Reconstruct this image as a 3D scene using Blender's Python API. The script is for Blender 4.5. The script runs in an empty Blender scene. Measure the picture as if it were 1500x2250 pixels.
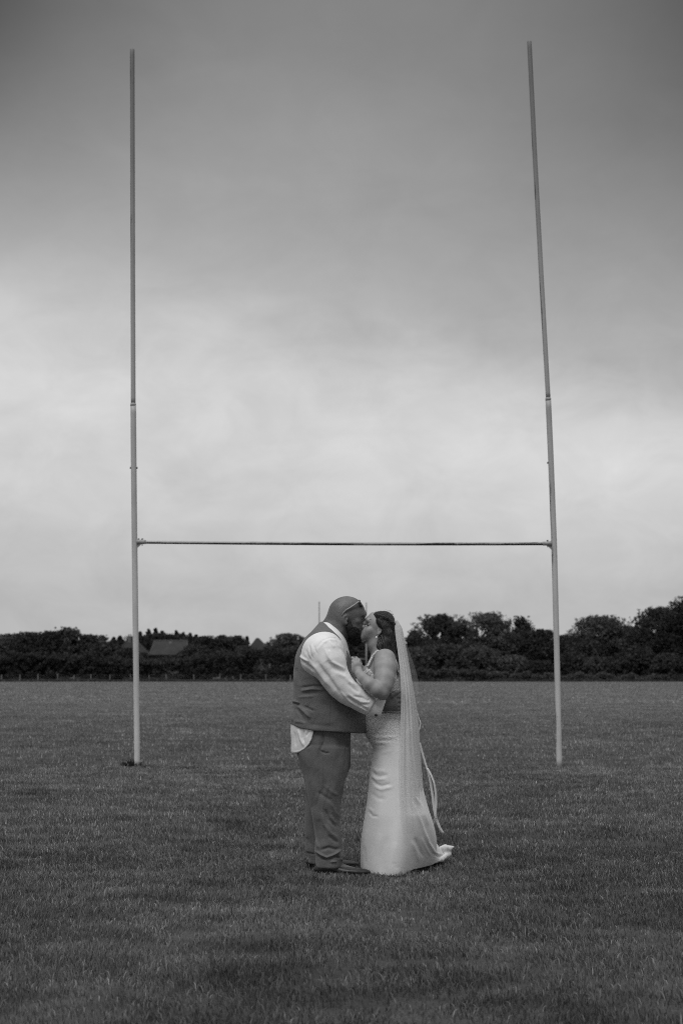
import bpy, math, random
import numpy as np
from mathutils import Vector

# ------------------------------------------------------------------ camera, sky, sun, exposure
SC = bpy.context.scene
COL = SC.collection
FPX = 3125.0                      # focal length in photo pixels (50 mm on a 36 mm tall frame)
CAM_H = 1.255
PITCH = math.atan(355.0 / FPX)
cam_data = bpy.data.cameras.new('camera')
cam_data.sensor_fit = 'VERTICAL'
cam_data.sensor_height = 36.0
cam_data.sensor_width = 24.0
cam_data.lens = 50.0
cam_data.clip_start = 0.1
cam_data.clip_end = 6000.0
cam_data.dof.use_dof = True
cam_data.dof.focus_distance = 9.1
cam_data.dof.aperture_fstop = 3.5
cam = bpy.data.objects.new('camera', cam_data)
cam.location = (0, 0, CAM_H)
cam.rotation_euler = (math.pi / 2 + PITCH, 0, 0)
COL.objects.link(cam)
SC.camera = cam

SC.view_settings.view_transform = 'Standard'
SC.view_settings.look = 'None'
SC.view_settings.exposure = 0.0
SC.view_settings.gamma = 1.0
SC.view_settings.use_curve_mapping = False
SC.render.engine = 'CYCLES'
SC.cycles.max_bounces = 8
SC.cycles.diffuse_bounces = 3
SC.cycles.transparent_max_bounces = 24
SC.cycles.use_denoising = False
SC.cycles.pixel_filter_type = 'BLACKMAN_HARRIS'
SC.cycles.filter_width = 1.0
SC.cycles.sampling_pattern = 'TABULATED_SOBOL'

SUN_EL, SUN_AZ = math.radians(58), math.radians(200)   # azimuth measured clockwise from +Y (behind the camera, a little left)


class NT:
    """small helper to write node graphs as expressions"""
    def __init__(self, tree):
        self.t = tree
        self.n = tree.nodes
        self.l = tree.links

    def new(self, kind, **kw):
        nd = self.n.new(kind)
        for k, v in kw.items():
            setattr(nd, k, v)
        return nd

    def put(self, sock, v):
        if isinstance(v, bpy.types.NodeSocket):
            self.l.new(v, sock)
        elif v is not None:
            if sock.type == 'RGBA' and not hasattr(v, '__len__'):
                v = (v, v, v, 1)
            sock.default_value = v

    def m(self, op, a, b=None, c=None, clamp=False):
        nd = self.new('ShaderNodeMath', operation=op, use_clamp=clamp)
        for i, v in enumerate((a, b, c)):
            if v is not None:
                self.put(nd.inputs[i], v)
        return nd.outputs[0]

    def vec(self, x, y, z):
        nd = self.new('ShaderNodeCombineXYZ')
        for i, v in enumerate((x, y, z)):
            self.put(nd.inputs[i], v)
        return nd.outputs[0]

    def xyz(self, v):
        nd = self.new('ShaderNodeSeparateXYZ')
        self.put(nd.inputs[0], v)
        return nd.outputs

    def mapping(self, v, scale=(1, 1, 1), rot=(0, 0, 0)):
        nd = self.new('ShaderNodeMapping')
        self.put(nd.inputs['Vector'], v)
        nd.inputs['Scale'].default_value = scale
        nd.inputs['Rotation'].default_value = rot
        return nd.outputs[0]

    def noise(self, v, scale=1.0, detail=3.0, rough=0.5, dist=0.0):
        nd = self.new('ShaderNodeTexNoise')
        self.put(nd.inputs['Vector'], v)
        nd.inputs['Scale'].default_value = scale
        nd.inputs['Detail'].default_value = detail
        nd.inputs['Roughness'].default_value = rough
        nd.inputs['Distortion'].default_value = dist
        return nd.outputs[0]

    def voro(self, v, scale=1.0, feature='F1', out=0):
        nd = self.new('ShaderNodeTexVoronoi', feature=feature)
        self.put(nd.inputs['Vector'], v)
        nd.inputs['Scale'].default_value = scale
        return nd.outputs[out]

    def rng(self, v, a, b, c, d, smooth=False):
        nd = self.new('ShaderNodeMapRange')
        if smooth:
            nd.interpolation_type = 'SMOOTHSTEP'
        self.put(nd.inputs[0], v)
        for i, q in enumerate((a, b, c, d)):
            self.put(nd.inputs[i + 1], q)
        return nd.outputs[0]

    def ramp(self, v, stops, interp='LINEAR'):
        nd = self.new('ShaderNodeValToRGB')
        cr = nd.color_ramp
        cr.interpolation = interp
        while len(cr.elements) < len(stops):
            cr.elements.new(0.5)
        for e, (p, g) in zip(cr.elements, stops):
            e.position = p
            e.color = (g, g, g, 1)
        self.put(nd.inputs[0], v)
        return nd.outputs[0]

    def grey(self, v):
        nd = self.new('ShaderNodeCombineColor')
        for i in range(3):
            self.put(nd.inputs[i], v)
        return nd.outputs[0]


def build_world():
    w = bpy.data.worlds.new('World')
    SC.world = w
    w.use_nodes = True
    t = NT(w.node_tree)
    t.n.clear()
    tc = t.new('ShaderNodeTexCoord').outputs['Generated']
    x, y, z = t.xyz(tc)
    el = t.m('MULTIPLY', t.m('ARCSINE', z), 57.2958)
    az = t.m('MULTIPLY', t.m('ARCTAN2', x, y), 57.2958)
    azc = t.m('MINIMUM', t.m('MAXIMUM', az, -22.0), 22.0)
    # slow warps of the cloud bank
    n1 = t.m('SUBTRACT', t.noise(t.vec(t.m('MULTIPLY', az, 0.055), t.m('MULTIPLY', el, 0.10), 3.7), 1.0, 2.0, 0.5), 0.5)
    n2 = t.m('SUBTRACT', t.noise(t.vec(t.m('MULTIPLY', az, 0.20), t.m('MULTIPLY', el, 0.40), 9.2), 1.0, 5.0, 0.55, 0.6), 0.5)
    tilt = t.m('MULTIPLY', t.rng(el, 5.0, 12.0, 0.0, 1.0, True), t.rng(el, 17.0, 34.0, 1.0, 0.0, True))
    e2 = t.m('ADD', el, t.m('MULTIPLY', tilt, t.m('ADD', t.m('MULTIPLY', azc, SKY_TILT), t.m('ADD', t.m('MULTIPLY', n1, 5.0), t.m('MULTIPLY', n2, 3.0)))))
    base = t.ramp(t.m('DIVIDE', e2, 90.0), [(a / 90.0, g) for a, g in SKY_STOPS], 'LINEAR')
    # wisps in the bright band and soft streaks near the horizon
    wis = t.m('SUBTRACT', t.noise(t.vec(t.m('MULTIPLY', az, 0.30), t.m('MULTIPLY', el, 0.42), 1.3), 1.0, 6.0, 0.6, 0.5), 0.5)
    puff = t.m('SUBTRACT', t.noise(t.vec(t.m('MULTIPLY', az, 0.13), t.m('MULTIPLY', el, 0.21), 7.7), 1.0, 6.0, 0.58, 0.8), 0.5)
    strk = t.m('SUBTRACT', t.noise(t.vec(t.m('MULTIPLY', az, 0.07), t.m('MULTIPLY', el, 0.9), 5.1), 1.0, 3.0, 0.5, 0.3), 0.5)
    low = t.rng(el, 12.0, 17.0, 1.0, 0.42, True)
    mod = t.m('ADD', 1.0, t.m('MULTIPLY', low, t.m('ADD', t.m('MULTIPLY', wis, 0.36), t.m('ADD', t.m('MULTIPLY', strk, 0.08), t.m('MULTIPLY', puff, 0.24)))))
    # lens vignetting drawn into the cloud: upper sky darkens to both sides
    side = t.m('MULTIPLY', t.m('POWER', t.m('DIVIDE', t.m('SUBTRACT', azc, 0.8), 15.0), 2.0), t.m('MULTIPLY', t.rng(el, 12.0, 27.0, 0.0, 0.62, True), t.rng(el, 28.0, 45.0, 1.0, 0.0, True)))
    L = t.m('MULTIPLY', t.m('MULTIPLY', base, mod), t.m('MAXIMUM', t.m('SUBTRACT', 1.0, side), 0.4))
    sky = t.new('ShaderNodeTexSky', sky_type='NISHITA')
    sky.sun_disc = False
    sky.sun_elevation = SUN_EL
    sky.sun_rotation = SUN_AZ
    bw = t.new('ShaderNodeRGBToBW')
    t.l.new(sky.outputs[0], bw.inputs[0])
    L = t.m('ADD', L, t.m('MULTIPLY', bw.outputs[0], 0.006))   # a little clear-sky light leaking through the cloud
    bg = t.new('ShaderNodeBackground')
    t.put(bg.inputs[0], t.grey(L))
    bg.inputs[1].default_value = 1.0
    out = t.new('ShaderNodeOutputWorld')
    t.l.new(bg.outputs[0], out.inputs[0])


SKY_TILT = 0.205
# (elevation in degrees, radiance) of the overcast: pale band low down, dark bank above it, bright overhead
SKY_STOPS = [(0.0, 0.46), (3.0, 0.47), (5.0, 0.53), (7.0, 0.59), (9.3, 0.63), (11.0, 0.61), (12.6, 0.54), (14.6, 0.43),
             (17.0, 0.37), (20.0, 0.305), (24.0, 0.235), (28.0, 0.205), (36.0, 0.34), (50.0, 0.85), (70.0, 1.1), (90.0, 1.15)]
build_world()

sun_data = bpy.data.lights.new('sun', 'SUN')
sun_data.energy = 1.45
sun_data.angle = math.radians(35)
sun_data.color = (1.0, 1.0, 1.0)
sun = bpy.data.objects.new('sun', sun_data)
sd = Vector((math.sin(SUN_AZ) * math.cos(SUN_EL), math.cos(SUN_AZ) * math.cos(SUN_EL), math.sin(SUN_EL)))
sun.rotation_euler = sd.to_track_quat('Z', 'Y').to_euler()
sun.location = (0, 0, 50)
COL.objects.link(sun)

CT, ST = math.cos(PITCH), math.sin(PITCH)


def at(px, py, Y):
    """world point seen at photo pixel (px, py) on the vertical plane y = Y"""
    dy = FPX * CT - (1125.0 - py) * ST
    dz = FPX * ST + (1125.0 - py) * CT
    k = Y / dy
    return np.array([(px - 750.0) * k, Y, CAM_H + dz * k])


def ground(px, py):
    dy = FPX * CT - (1125.0 - py) * ST
    dz = FPX * ST + (1125.0 - py) * CT
    k = -CAM_H / dz
    return np.array([(px - 750.0) * k, dy * k, 0.0])


def project(P):
    """world points (n,3) -> photo pixels"""
    x, y, z = P[:, 0], P[:, 1], P[:, 2] - CAM_H
    f = y * CT + z * ST
    u = -y * ST + z * CT
    return 750.0 + FPX * x / f, 1125.0 - FPX * u / f


# ------------------------------------------------------------------ object helpers
def tag(o, label=None, cat=None, group=None, kind=None):
    if label: o['label'] = label
    if cat: o['category'] = cat
    if group: o['group'] = group
    if kind: o['kind'] = kind
    return o


def empty(name, loc):
    o = bpy.data.objects.new(name, None)
    o.location = loc
    o.empty_display_size = 0.2
    COL.objects.link(o)
    return o


def link(name, me, mat, parent=None, smooth=True):
    o = bpy.data.objects.new(name, me)
    if mat: me.materials.append(mat)
    COL.objects.link(o)
    if smooth and len(me.polygons):
        me.polygons.foreach_set('use_smooth', np.ones(len(me.polygons), dtype=bool))
    if parent:
        o.parent = parent
        o.location = -Vector(parent_world(parent))
    return o


def parent_world(p):
    v = Vector(p.location)
    while p.parent:
        p = p.parent
        v += Vector(p.location)
    return v


def mesh_np(name, V, Q):
    """mesh from arrays: V (n,3), Q (m,3 or 4)"""
    me = bpy.data.meshes.new(name)
    V = np.asarray(V, dtype=np.float32)
    Q = np.asarray(Q, dtype=np.int32)
    me.vertices.add(len(V))
    me.vertices.foreach_set('co', V.ravel())
    k = Q.shape[1]
    me.loops.add(Q.size)
    me.loops.foreach_set('vertex_index', Q.ravel())
    me.polygons.add(len(Q))
    me.polygons.foreach_set('loop_start', np.arange(0, Q.size, k, dtype=np.int32))
    me.update(calc_edges=True)
    me.validate()
    return me


def float_attr(me, name, vals, domain='POINT'):
    a = me.attributes.new(name, 'FLOAT', domain)
    a.data.foreach_set('value', np.asarray(vals, dtype=np.float32))


class MB:
    """collects simple shapes into one mesh"""
    def __init__(self):
        self.v = []
        self.f = []

    def add(self, V, F):
        o = len(self.v)
        self.v += [tuple(map(float, p)) for p in V]
        self.f += [tuple(i + o for i in q) for q in F]

    def box(self, c, s, bev=0.0):
        x, y, z = c
        a, b, d = s[0] / 2, s[1] / 2, s[2] / 2
        V = [(x + i * a, y + j * b, z + k * d) for i in (-1, 1) for j in (-1, 1) for k in (-1, 1)]
        F = [(0, 1, 3, 2), (4, 6, 7, 5), (0, 4, 5, 1), (2, 3, 7, 6), (0, 2, 6, 4), (1, 5, 7, 3)]
        self.add(V, F)

    def tube(self, pts, rad, n=16, cap=True):
        pts = [np.array(p, float) for p in pts]
        if not hasattr(rad, '__len__'): rad = [rad] * len(pts)
        V = []
        prev = None
        for i, p in enumerate(pts):
            d = pts[min(i + 1, len(pts) - 1)] - pts[max(i - 1, 0)]
            d = d / (np.linalg.norm(d) + 1e-12)
            if prev is None:
                r = np.array([1.0, 0, 0]) if abs(d[0]) < 0.9 else np.array([0, 1.0, 0])
            else:
                r = prev
            u = r - d * r.dot(d)
            u /= np.linalg.norm(u)
            prev = u
            w = np.cross(d, u)
            for k in range(n):
                a = 2 * math.pi * k / n
                V.append(p + rad[i] * (math.cos(a) * u + math.sin(a) * w))
        F = []
        for i in range(len(pts) - 1):
            for k in range(n):
                F.append((i * n + k, i * n + (k + 1) % n, (i + 1) * n + (k + 1) % n, (i + 1) * n + k))
        if cap:
            F.append(tuple(range(n - 1, -1, -1)))
            F.append(tuple(range((len(pts) - 1) * n, len(pts) * n)))
        self.add(V, F)

    def build(self, name, mat, parent=None, smooth=False, bevel=0.0):
        me = bpy.data.meshes.new(name)
        me.from_pydata(self.v, [], self.f)
        me.update()
        o = link(name, me, mat, parent, smooth)
        if bevel:
            b = o.modifiers.new('bevel', 'BEVEL')
            b.width = bevel
            b.segments = 2
        return o


# ------------------------------------------------------------------ materials (a black and white photograph: all greys)
def material(name, col, rough=0.7, bump=None, spec=0.3, fn=None, sheen=0.0):
    """col: grey value or function(t) -> socket ; bump: function(t) -> (height socket, strength, distance)"""
    m = bpy.data.materials.new(name)
    m.use_nodes = True
    t = NT(m.node_tree)
    t.n.clear()
    b = t.new('ShaderNodeBsdfPrincipled')
    v = col(t) if callable(col) else col
    if isinstance(v, bpy.types.NodeSocket):
        if v.type != 'RGBA': v = t.grey(v)
        t.l.new(v, b.inputs['Base Color'])
    else:
        b.inputs['Base Color'].default_value = (v, v, v, 1)
    b.inputs['Roughness'].default_value = rough
    b.inputs['Specular IOR Level'].default_value = spec
    if sheen:
        b.inputs['Sheen Weight'].default_value = sheen
        b.inputs['Sheen Roughness'].default_value = 0.5
    if bump:
        h, s, d = bump(t)
        bn = t.new('ShaderNodeBump')
        bn.inputs['Strength'].default_value = s
        bn.inputs['Distance'].default_value = d
        t.l.new(h, bn.inputs['Height'])
        t.l.new(bn.outputs[0], b.inputs['Normal'])
    out = t.new('ShaderNodeOutputMaterial')
    t.l.new(b.outputs[0], out.inputs[0])
    if fn: fn(t, b, out)
    return m


def pos(t):
    return t.new('ShaderNodeNewGeometry').outputs['Position']


def turf_tone(t):
    """slow light and dark patches of the turf, shared by soil sheet and blades"""
    p = pos(t)
    a = t.noise(t.mapping(p, (0.8, 1.0, 0)), 0.22, 4, 0.6)
    b = t.noise(t.mapping(p, (0.75, 1.0, 0)), 0.95, 5, 0.62, 0.4)
    c = t.noise(t.mapping(p, (0.6, 1.0, 0)), 2.9, 4, 0.65)
    s = t.m('ADD', t.m('ADD', t.m('MULTIPLY', a, 0.38), t.m('MULTIPLY', b, 0.68)), t.m('MULTIPLY', c, 1.15))
    dry = t.rng(t.noise(t.mapping(p, (0.8, 1.0, 0)), 1.7, 5, 0.68, 0.6), 0.54, 0.68, 1.0, 1.38)      # dry worn patches
    return t.m('MULTIPLY', t.rng(s, 0.80, 1.42, 0.45, 1.5), dry)


def grass_fn(t):
    tone = turf_tone(t)
    at_ = t.new('ShaderNodeAttribute', attribute_name='tone').outputs['Fac']
    return t.m('MULTIPLY', tone, at_)


def far_turf(t):
    tone = turf_tone(t)
    p = pos(t)
    y = t.xyz(p)[1]
    fine = t.noise(t.mapping(p, (1.0, 1.0, 0)), 3.5, 4, 0.65)
    fine = t.rng(fine, 0.3, 0.7, 0.7, 1.3)
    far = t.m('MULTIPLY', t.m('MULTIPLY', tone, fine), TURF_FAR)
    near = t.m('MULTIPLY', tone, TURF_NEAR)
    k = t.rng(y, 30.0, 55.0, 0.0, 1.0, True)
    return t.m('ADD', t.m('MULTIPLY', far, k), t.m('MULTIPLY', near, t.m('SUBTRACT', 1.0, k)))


TURF_FAR, TURF_NEAR = 0.115, 0.06
M = {}
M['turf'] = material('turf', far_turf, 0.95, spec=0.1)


def blade_mix(t, b, out):
    tr = t.new('ShaderNodeBsdfTranslucent')
    t.l.new(b.inputs['Base Color'].links[0].from_socket, tr.inputs[0])
    mx = t.new('ShaderNodeMixShader')
    mx.inputs[0].default_value = 0.25
    t.l.new(b.outputs[0], mx.inputs[1])
    t.l.new(tr.outputs[0], mx.inputs[2])
    t.l.new(mx.outputs[0], out.inputs[0])


M['blade'] = material('blade', grass_fn, 0.6, spec=0.2, fn=blade_mix)


def leaf_col(lo, hi, sc=0.35):
    def f(t):
        a = t.noise(pos(t), sc, 3, 0.6)
        at_ = t.new('ShaderNodeAttribute', attribute_name='tone').outputs['Fac']
        return t.m('MULTIPLY', t.rng(a, 0.3, 0.7, lo, hi), at_)
    return f


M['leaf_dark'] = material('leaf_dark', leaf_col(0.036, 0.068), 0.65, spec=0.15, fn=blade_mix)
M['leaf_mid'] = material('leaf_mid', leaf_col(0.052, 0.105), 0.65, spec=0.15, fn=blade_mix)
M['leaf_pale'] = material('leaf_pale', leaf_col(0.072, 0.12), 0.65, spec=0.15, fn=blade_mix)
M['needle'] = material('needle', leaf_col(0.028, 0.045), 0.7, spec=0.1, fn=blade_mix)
M['bark'] = material('bark', lambda t: t.rng(t.noise(t.mapping(pos(t), (6, 6, 1)), 1, 4, 0.6), 0.3, 0.7, 0.03, 0.09), 0.9)
M['soil'] = material('soil', lambda t: t.rng(t.noise(pos(t), 25, 4, 0.6), 00.3, 0.7, 0.04, 0.075), 0.95,
                     bump=lambda t: (t.noise(pos(t), 40, 3, 0.6), 0.8, 0.02))


def paint_stain(lo, hi, amount, axis, side=None, base=0.55, height_shade=None):
    """old white paint with dark weathered patches running along a tube"""
    def f(t):
        p = pos(t)
        sc = {'z': (14, 14, 0.9), 'x': (1.3, 16, 16)}[axis]
        a = t.noise(t.mapping(p, sc), 1.0, 5, 0.62)
        fine = t.noise(p, 60, 3, 0.6)
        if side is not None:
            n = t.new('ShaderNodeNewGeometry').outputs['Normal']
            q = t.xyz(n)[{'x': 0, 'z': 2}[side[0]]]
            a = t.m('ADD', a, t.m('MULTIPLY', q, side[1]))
        a = t.m('ADD', a, t.m('MULTIPLY', t.m('SUBTRACT', fine, 0.5), 0.2))
        k = t.rng(a, amount, amount + 0.08, 0.0, 1.0)
        pale = t.rng(t.noise(t.mapping(p, (3, 3, 1.2)), 1.0, 4, 0.6), 0.3, 0.7, base * 0.86, base * 1.1)
        if height_shade:        # darker towards the top: lens falloff and sky reflection painted into the tube
            pale = t.m('MULTIPLY', pale, t.rng(t.xyz(p)[2], height_shade[0], height_shade[1], 1.0, height_shade[2]))
        return t.m('ADD', t.m('MULTIPLY', pale, t.m('SUBTRACT', 1.0, k)), t.m('MULTIPLY', t.rng(fine, 0.3, 0.7, lo, hi), k))
    return f


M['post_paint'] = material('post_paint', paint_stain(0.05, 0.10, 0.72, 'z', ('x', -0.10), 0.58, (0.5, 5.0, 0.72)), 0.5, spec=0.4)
M['post_stained_shaded'] = material('post_stained_shaded', paint_stain(0.04, 0.09, 0.64, 'z', ('x', -0.14), 0.56, (0.5, 5.0, 0.72)), 0.5, spec=0.4)
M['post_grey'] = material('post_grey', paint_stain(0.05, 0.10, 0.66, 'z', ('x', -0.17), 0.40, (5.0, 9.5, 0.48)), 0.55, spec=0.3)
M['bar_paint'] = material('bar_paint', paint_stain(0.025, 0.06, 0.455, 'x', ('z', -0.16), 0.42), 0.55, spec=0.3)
M['clamp'] = material('clamp', lambda t: t.rng(t.noise(pos(t), 30, 4, 0.6), 0.35, 0.65, 0.22, 0.42), 0.5, spec=0.4)
M['bolt'] = material('bolt', 0.05, 0.5)
M['far_post'] = material('far_post', lambda t: t.rng(t.noise(pos(t), 2, 2), 00.3, 0.7, 0.17, 0.22), 0.5)
M['roof_tile'] = material('roof_tile', lambda t: t.m('MULTIPLY', t.rng(t.noise(pos(t), 0.8, 4, 0.6), 0.3, 0.7, 0.028, 0.048),
                          t.rng(t.m('FRACT', t.m('MULTIPLY', t.xyz(pos(t))[2], 3.2)), 0.0, 0.25, 0.7, 1.0)), 0.85)
M['roof_dark'] = material('roof_dark', lambda t: t.rng(t.noise(pos(t), 0.8, 4, 0.6), 0.3, 0.7, 0.018, 0.032), 0.85)
M['house_wall'] = material('house_wall', lambda t: t.rng(t.noise(pos(t), 1.5, 3), 0.3, 0.7, 0.07, 0.11), 0.9)
M['house_brick'] = material('house_brick', lambda t: t.rng(t.noise(pos(t), 2.5, 3), 0.3, 0.7, 0.10, 0.17), 0.9)
M['white_frame'] = material('white_frame', 0.22, 0.5)
M['window_glass'] = material('window_glass', 0.03, 0.08, spec=0.5)
M['ridge'] = material('ridge', 0.075, 0.8)
M['fence_wood'] = material('fence_wood', lambda t: t.rng(t.noise(pos(t), 4, 3), 0.3, 0.7, 0.17, 0.28), 0.9)
M['wire'] = material('wire', 0.12, 0.5)

# ------------------------------------------------------------------ setting: the field
rng = np.random.default_rng(7)
random.seed(7)


def build_ground():
    # one sheet to the horizon, finer near the camera
    ys = np.concatenate([np.linspace(-40, 60, 41), np.array([80, 120, 180, 260, 400, 700, 1200, 2200, 4000])])
    xs = np.concatenate([-np.array([4000, 2000, 900, 400, 200, 100, 60]), np.linspace(-40, 40, 33), np.array([60, 100, 200, 400, 900, 2000, 4000])])
    X, Y = np.meshgrid(xs, ys)
    V = np.stack([X, Y, np.zeros_like(X)], -1).reshape(-1, 3)
    nx = len(xs)
    i, j = np.meshgrid(np.arange(nx - 1), np.arange(len(ys) - 1))
    a = (j * nx + i).ravel()
    Q = np.stack([a, a + 1, a + nx + 1, a + nx], -1)
    o = link('ground', mesh_np('ground', V, Q), M['turf'])
    tag(o, kind='structure')


build_ground()


def vnoise(x, y, seed=0, oct=3):
    """cheap value noise on arrays"""
    r = np.zeros_like(x)
    amp, tot = 1.0, 0.0
    for k in range(oct):
        g = np.random.default_rng(seed * 31 + k).random((64, 64))
        xi, yi = np.floor(x).astype(int), np.floor(y).astype(int)
        fx, fy = x - xi, y - yi
        fx, fy = fx * fx * (3 - 2 * fx), fy * fy * (3 - 2 * fy)
        a = g[xi % 64, yi % 64]; b = g[(xi + 1) % 64, yi % 64]
        c = g[xi % 64, (yi + 1) % 64]; d = g[(xi + 1) % 64, (yi + 1) % 64]
        r += amp * ((a * (1 - fx) + b * fx) * (1 - fy) + (c * (1 - fx) + d * fx) * fy)
        tot += amp
        amp *= 0.5
        x, y = x * 2.03 + 5.1, y * 2.03 + 1.7
    return r / tot


BARE = [(*ground(300, 1687)[:2], .17, .26), (*ground(1222, 1688)[:2], .24, .24)]


def grass_band(y0, y1, margin, density, hmin, hmax, wid, lean, base_tone, seg=2, name='grass', seed=1):
    g = np.random.default_rng(seed)
    half = lambda y: 0.245 * y + margin
    area = (half(y0) + half(y1)) * (y1 - y0)
    n = int(area * density)
    Y = np.sqrt(g.random(n) * (y1 ** 2 - y0 ** 2) + y0 ** 2)
    X = (g.random(n) * 2 - 1) * half(Y)
    # tufts: thin out and shorten between clumps
    cl = vnoise(X * 5.5 + 100, Y * 5.5 + 100, 3, 2)
    cl2 = vnoise(X * 0.9 + 40, Y * 1.3 + 40, 5, 3)
    keep = g.random(n) < np.clip(0.35 + 1.3 * (cl - 0.25), 0.25, 1)
    for bx, by, rx, ry in BARE:                 # trodden bare ground round the feet of the posts
        keep &= ~((((X - bx) / rx) ** 2 + ((Y - by) / ry) ** 2 < 0.6 + 0.6 * g.random(n)) & (g.random(n) < 0.8))
    X, Y, cl, cl2 = X[keep], Y[keep], cl[keep], cl2[keep]
    n = len(X)
    H = (hmin + (hmax - hmin) * g.random(n) ** 1.6) * (0.55 + 0.9 * cl) * (0.82 + 0.36 * cl2)
    long = g.random(n) < 0.012
    H[long] *= 1.9
    W = wid * (0.6 + 0.8 * g.random(n))
    ang = g.random(n) * 2 * np.pi
    # combed lean that changes slowly over the ground
    ld = vnoise(X * 0.6 + 9, Y * 0.6 + 9, 11, 2) * 7.0 + g.normal(0, 1.5, n)
    la = lean * (0.3 + 1.0 * g.random(n))
    dx, dy = np.cos(ld) * la, np.sin(ld) * la
    ux, uy = np.cos(ang) * W * 0.5, np.sin(ang) * W * 0.5
    V = np.zeros((n, 5 if seg == 2 else 3, 3), dtype=np.float32)
    V[:, 0] = np.stack([X - ux, Y - uy, np.full(n, -0.004)], -1)
    V[:, 1] = np.stack([X + ux, Y + uy, np.full(n, -0.004)], -1)
    if seg == 2:
        mx, my = X + dx * H * 0.35, Y + dy * H * 0.35
        V[:, 2] = np.stack([mx + ux * 0.8, my + uy * 0.8, H * 0.6], -1)
        V[:, 3] = np.stack([mx - ux * 0.8, my - uy * 0.8, H * 0.6], -1)
        V[:, 4] = np.stack([X + dx * H, Y + dy * H, H * (1.0 - 0.25 * la)], -1)
        o5 = (np.arange(n) * 5)[:, None]
        T = np.concatenate([o5 + np.array([[0, 1, 2]]), o5 + np.array([[0, 2, 3]]), o5 + np.array([[3, 2, 4]])])
    else:
        V[:, 2] = np.stack([X + dx * H, Y + dy * H, H], -1)
        T = (np.arange(n) * 3)[:, None] + np.array([[0, 1, 2]])
    # blade tone rises with distance: lens falloff and grazing light put into the colour
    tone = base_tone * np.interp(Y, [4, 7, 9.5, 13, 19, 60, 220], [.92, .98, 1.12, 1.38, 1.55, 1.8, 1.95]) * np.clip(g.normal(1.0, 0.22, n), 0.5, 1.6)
    dry = g.random(n) < 0.12
    tone[dry] *= 2.0
    me = mesh_np(name, V.reshape(-1, 3), T)
    float_attr(me, 'tone', np.repeat(tone, V.shape[1]))
    o = link(name, me, M['blade'], smooth=False)
    return tag(o, kind='stuff')


BLADE = 0.128
YFAR = float(ground(750, 1498.5)[1])
if not globals().get('QUICK'):
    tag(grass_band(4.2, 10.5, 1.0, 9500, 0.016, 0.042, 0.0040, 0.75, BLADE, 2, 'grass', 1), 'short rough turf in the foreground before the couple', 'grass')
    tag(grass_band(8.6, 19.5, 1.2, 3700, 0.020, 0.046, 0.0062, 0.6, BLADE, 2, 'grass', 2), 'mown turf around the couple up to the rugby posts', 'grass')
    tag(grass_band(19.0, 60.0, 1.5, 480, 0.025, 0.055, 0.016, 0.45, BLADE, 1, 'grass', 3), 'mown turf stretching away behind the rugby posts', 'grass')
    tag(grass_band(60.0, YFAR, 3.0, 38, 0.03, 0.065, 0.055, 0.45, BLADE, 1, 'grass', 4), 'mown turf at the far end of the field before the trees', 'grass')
# ------------------------------------------------------------------ rugby goals
YP = float(ground(765, 1687)[1])


def resample(pts, n):
    pts = np.array(pts, float)
    s = np.concatenate([[0], np.cumsum(np.linalg.norm(np.diff(pts, axis=0), axis=1))])
    q = np.linspace(0, s[-1], n)
    return np.stack([np.interp(q, s, pts[:, k]) for k in range(3)], -1)


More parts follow.
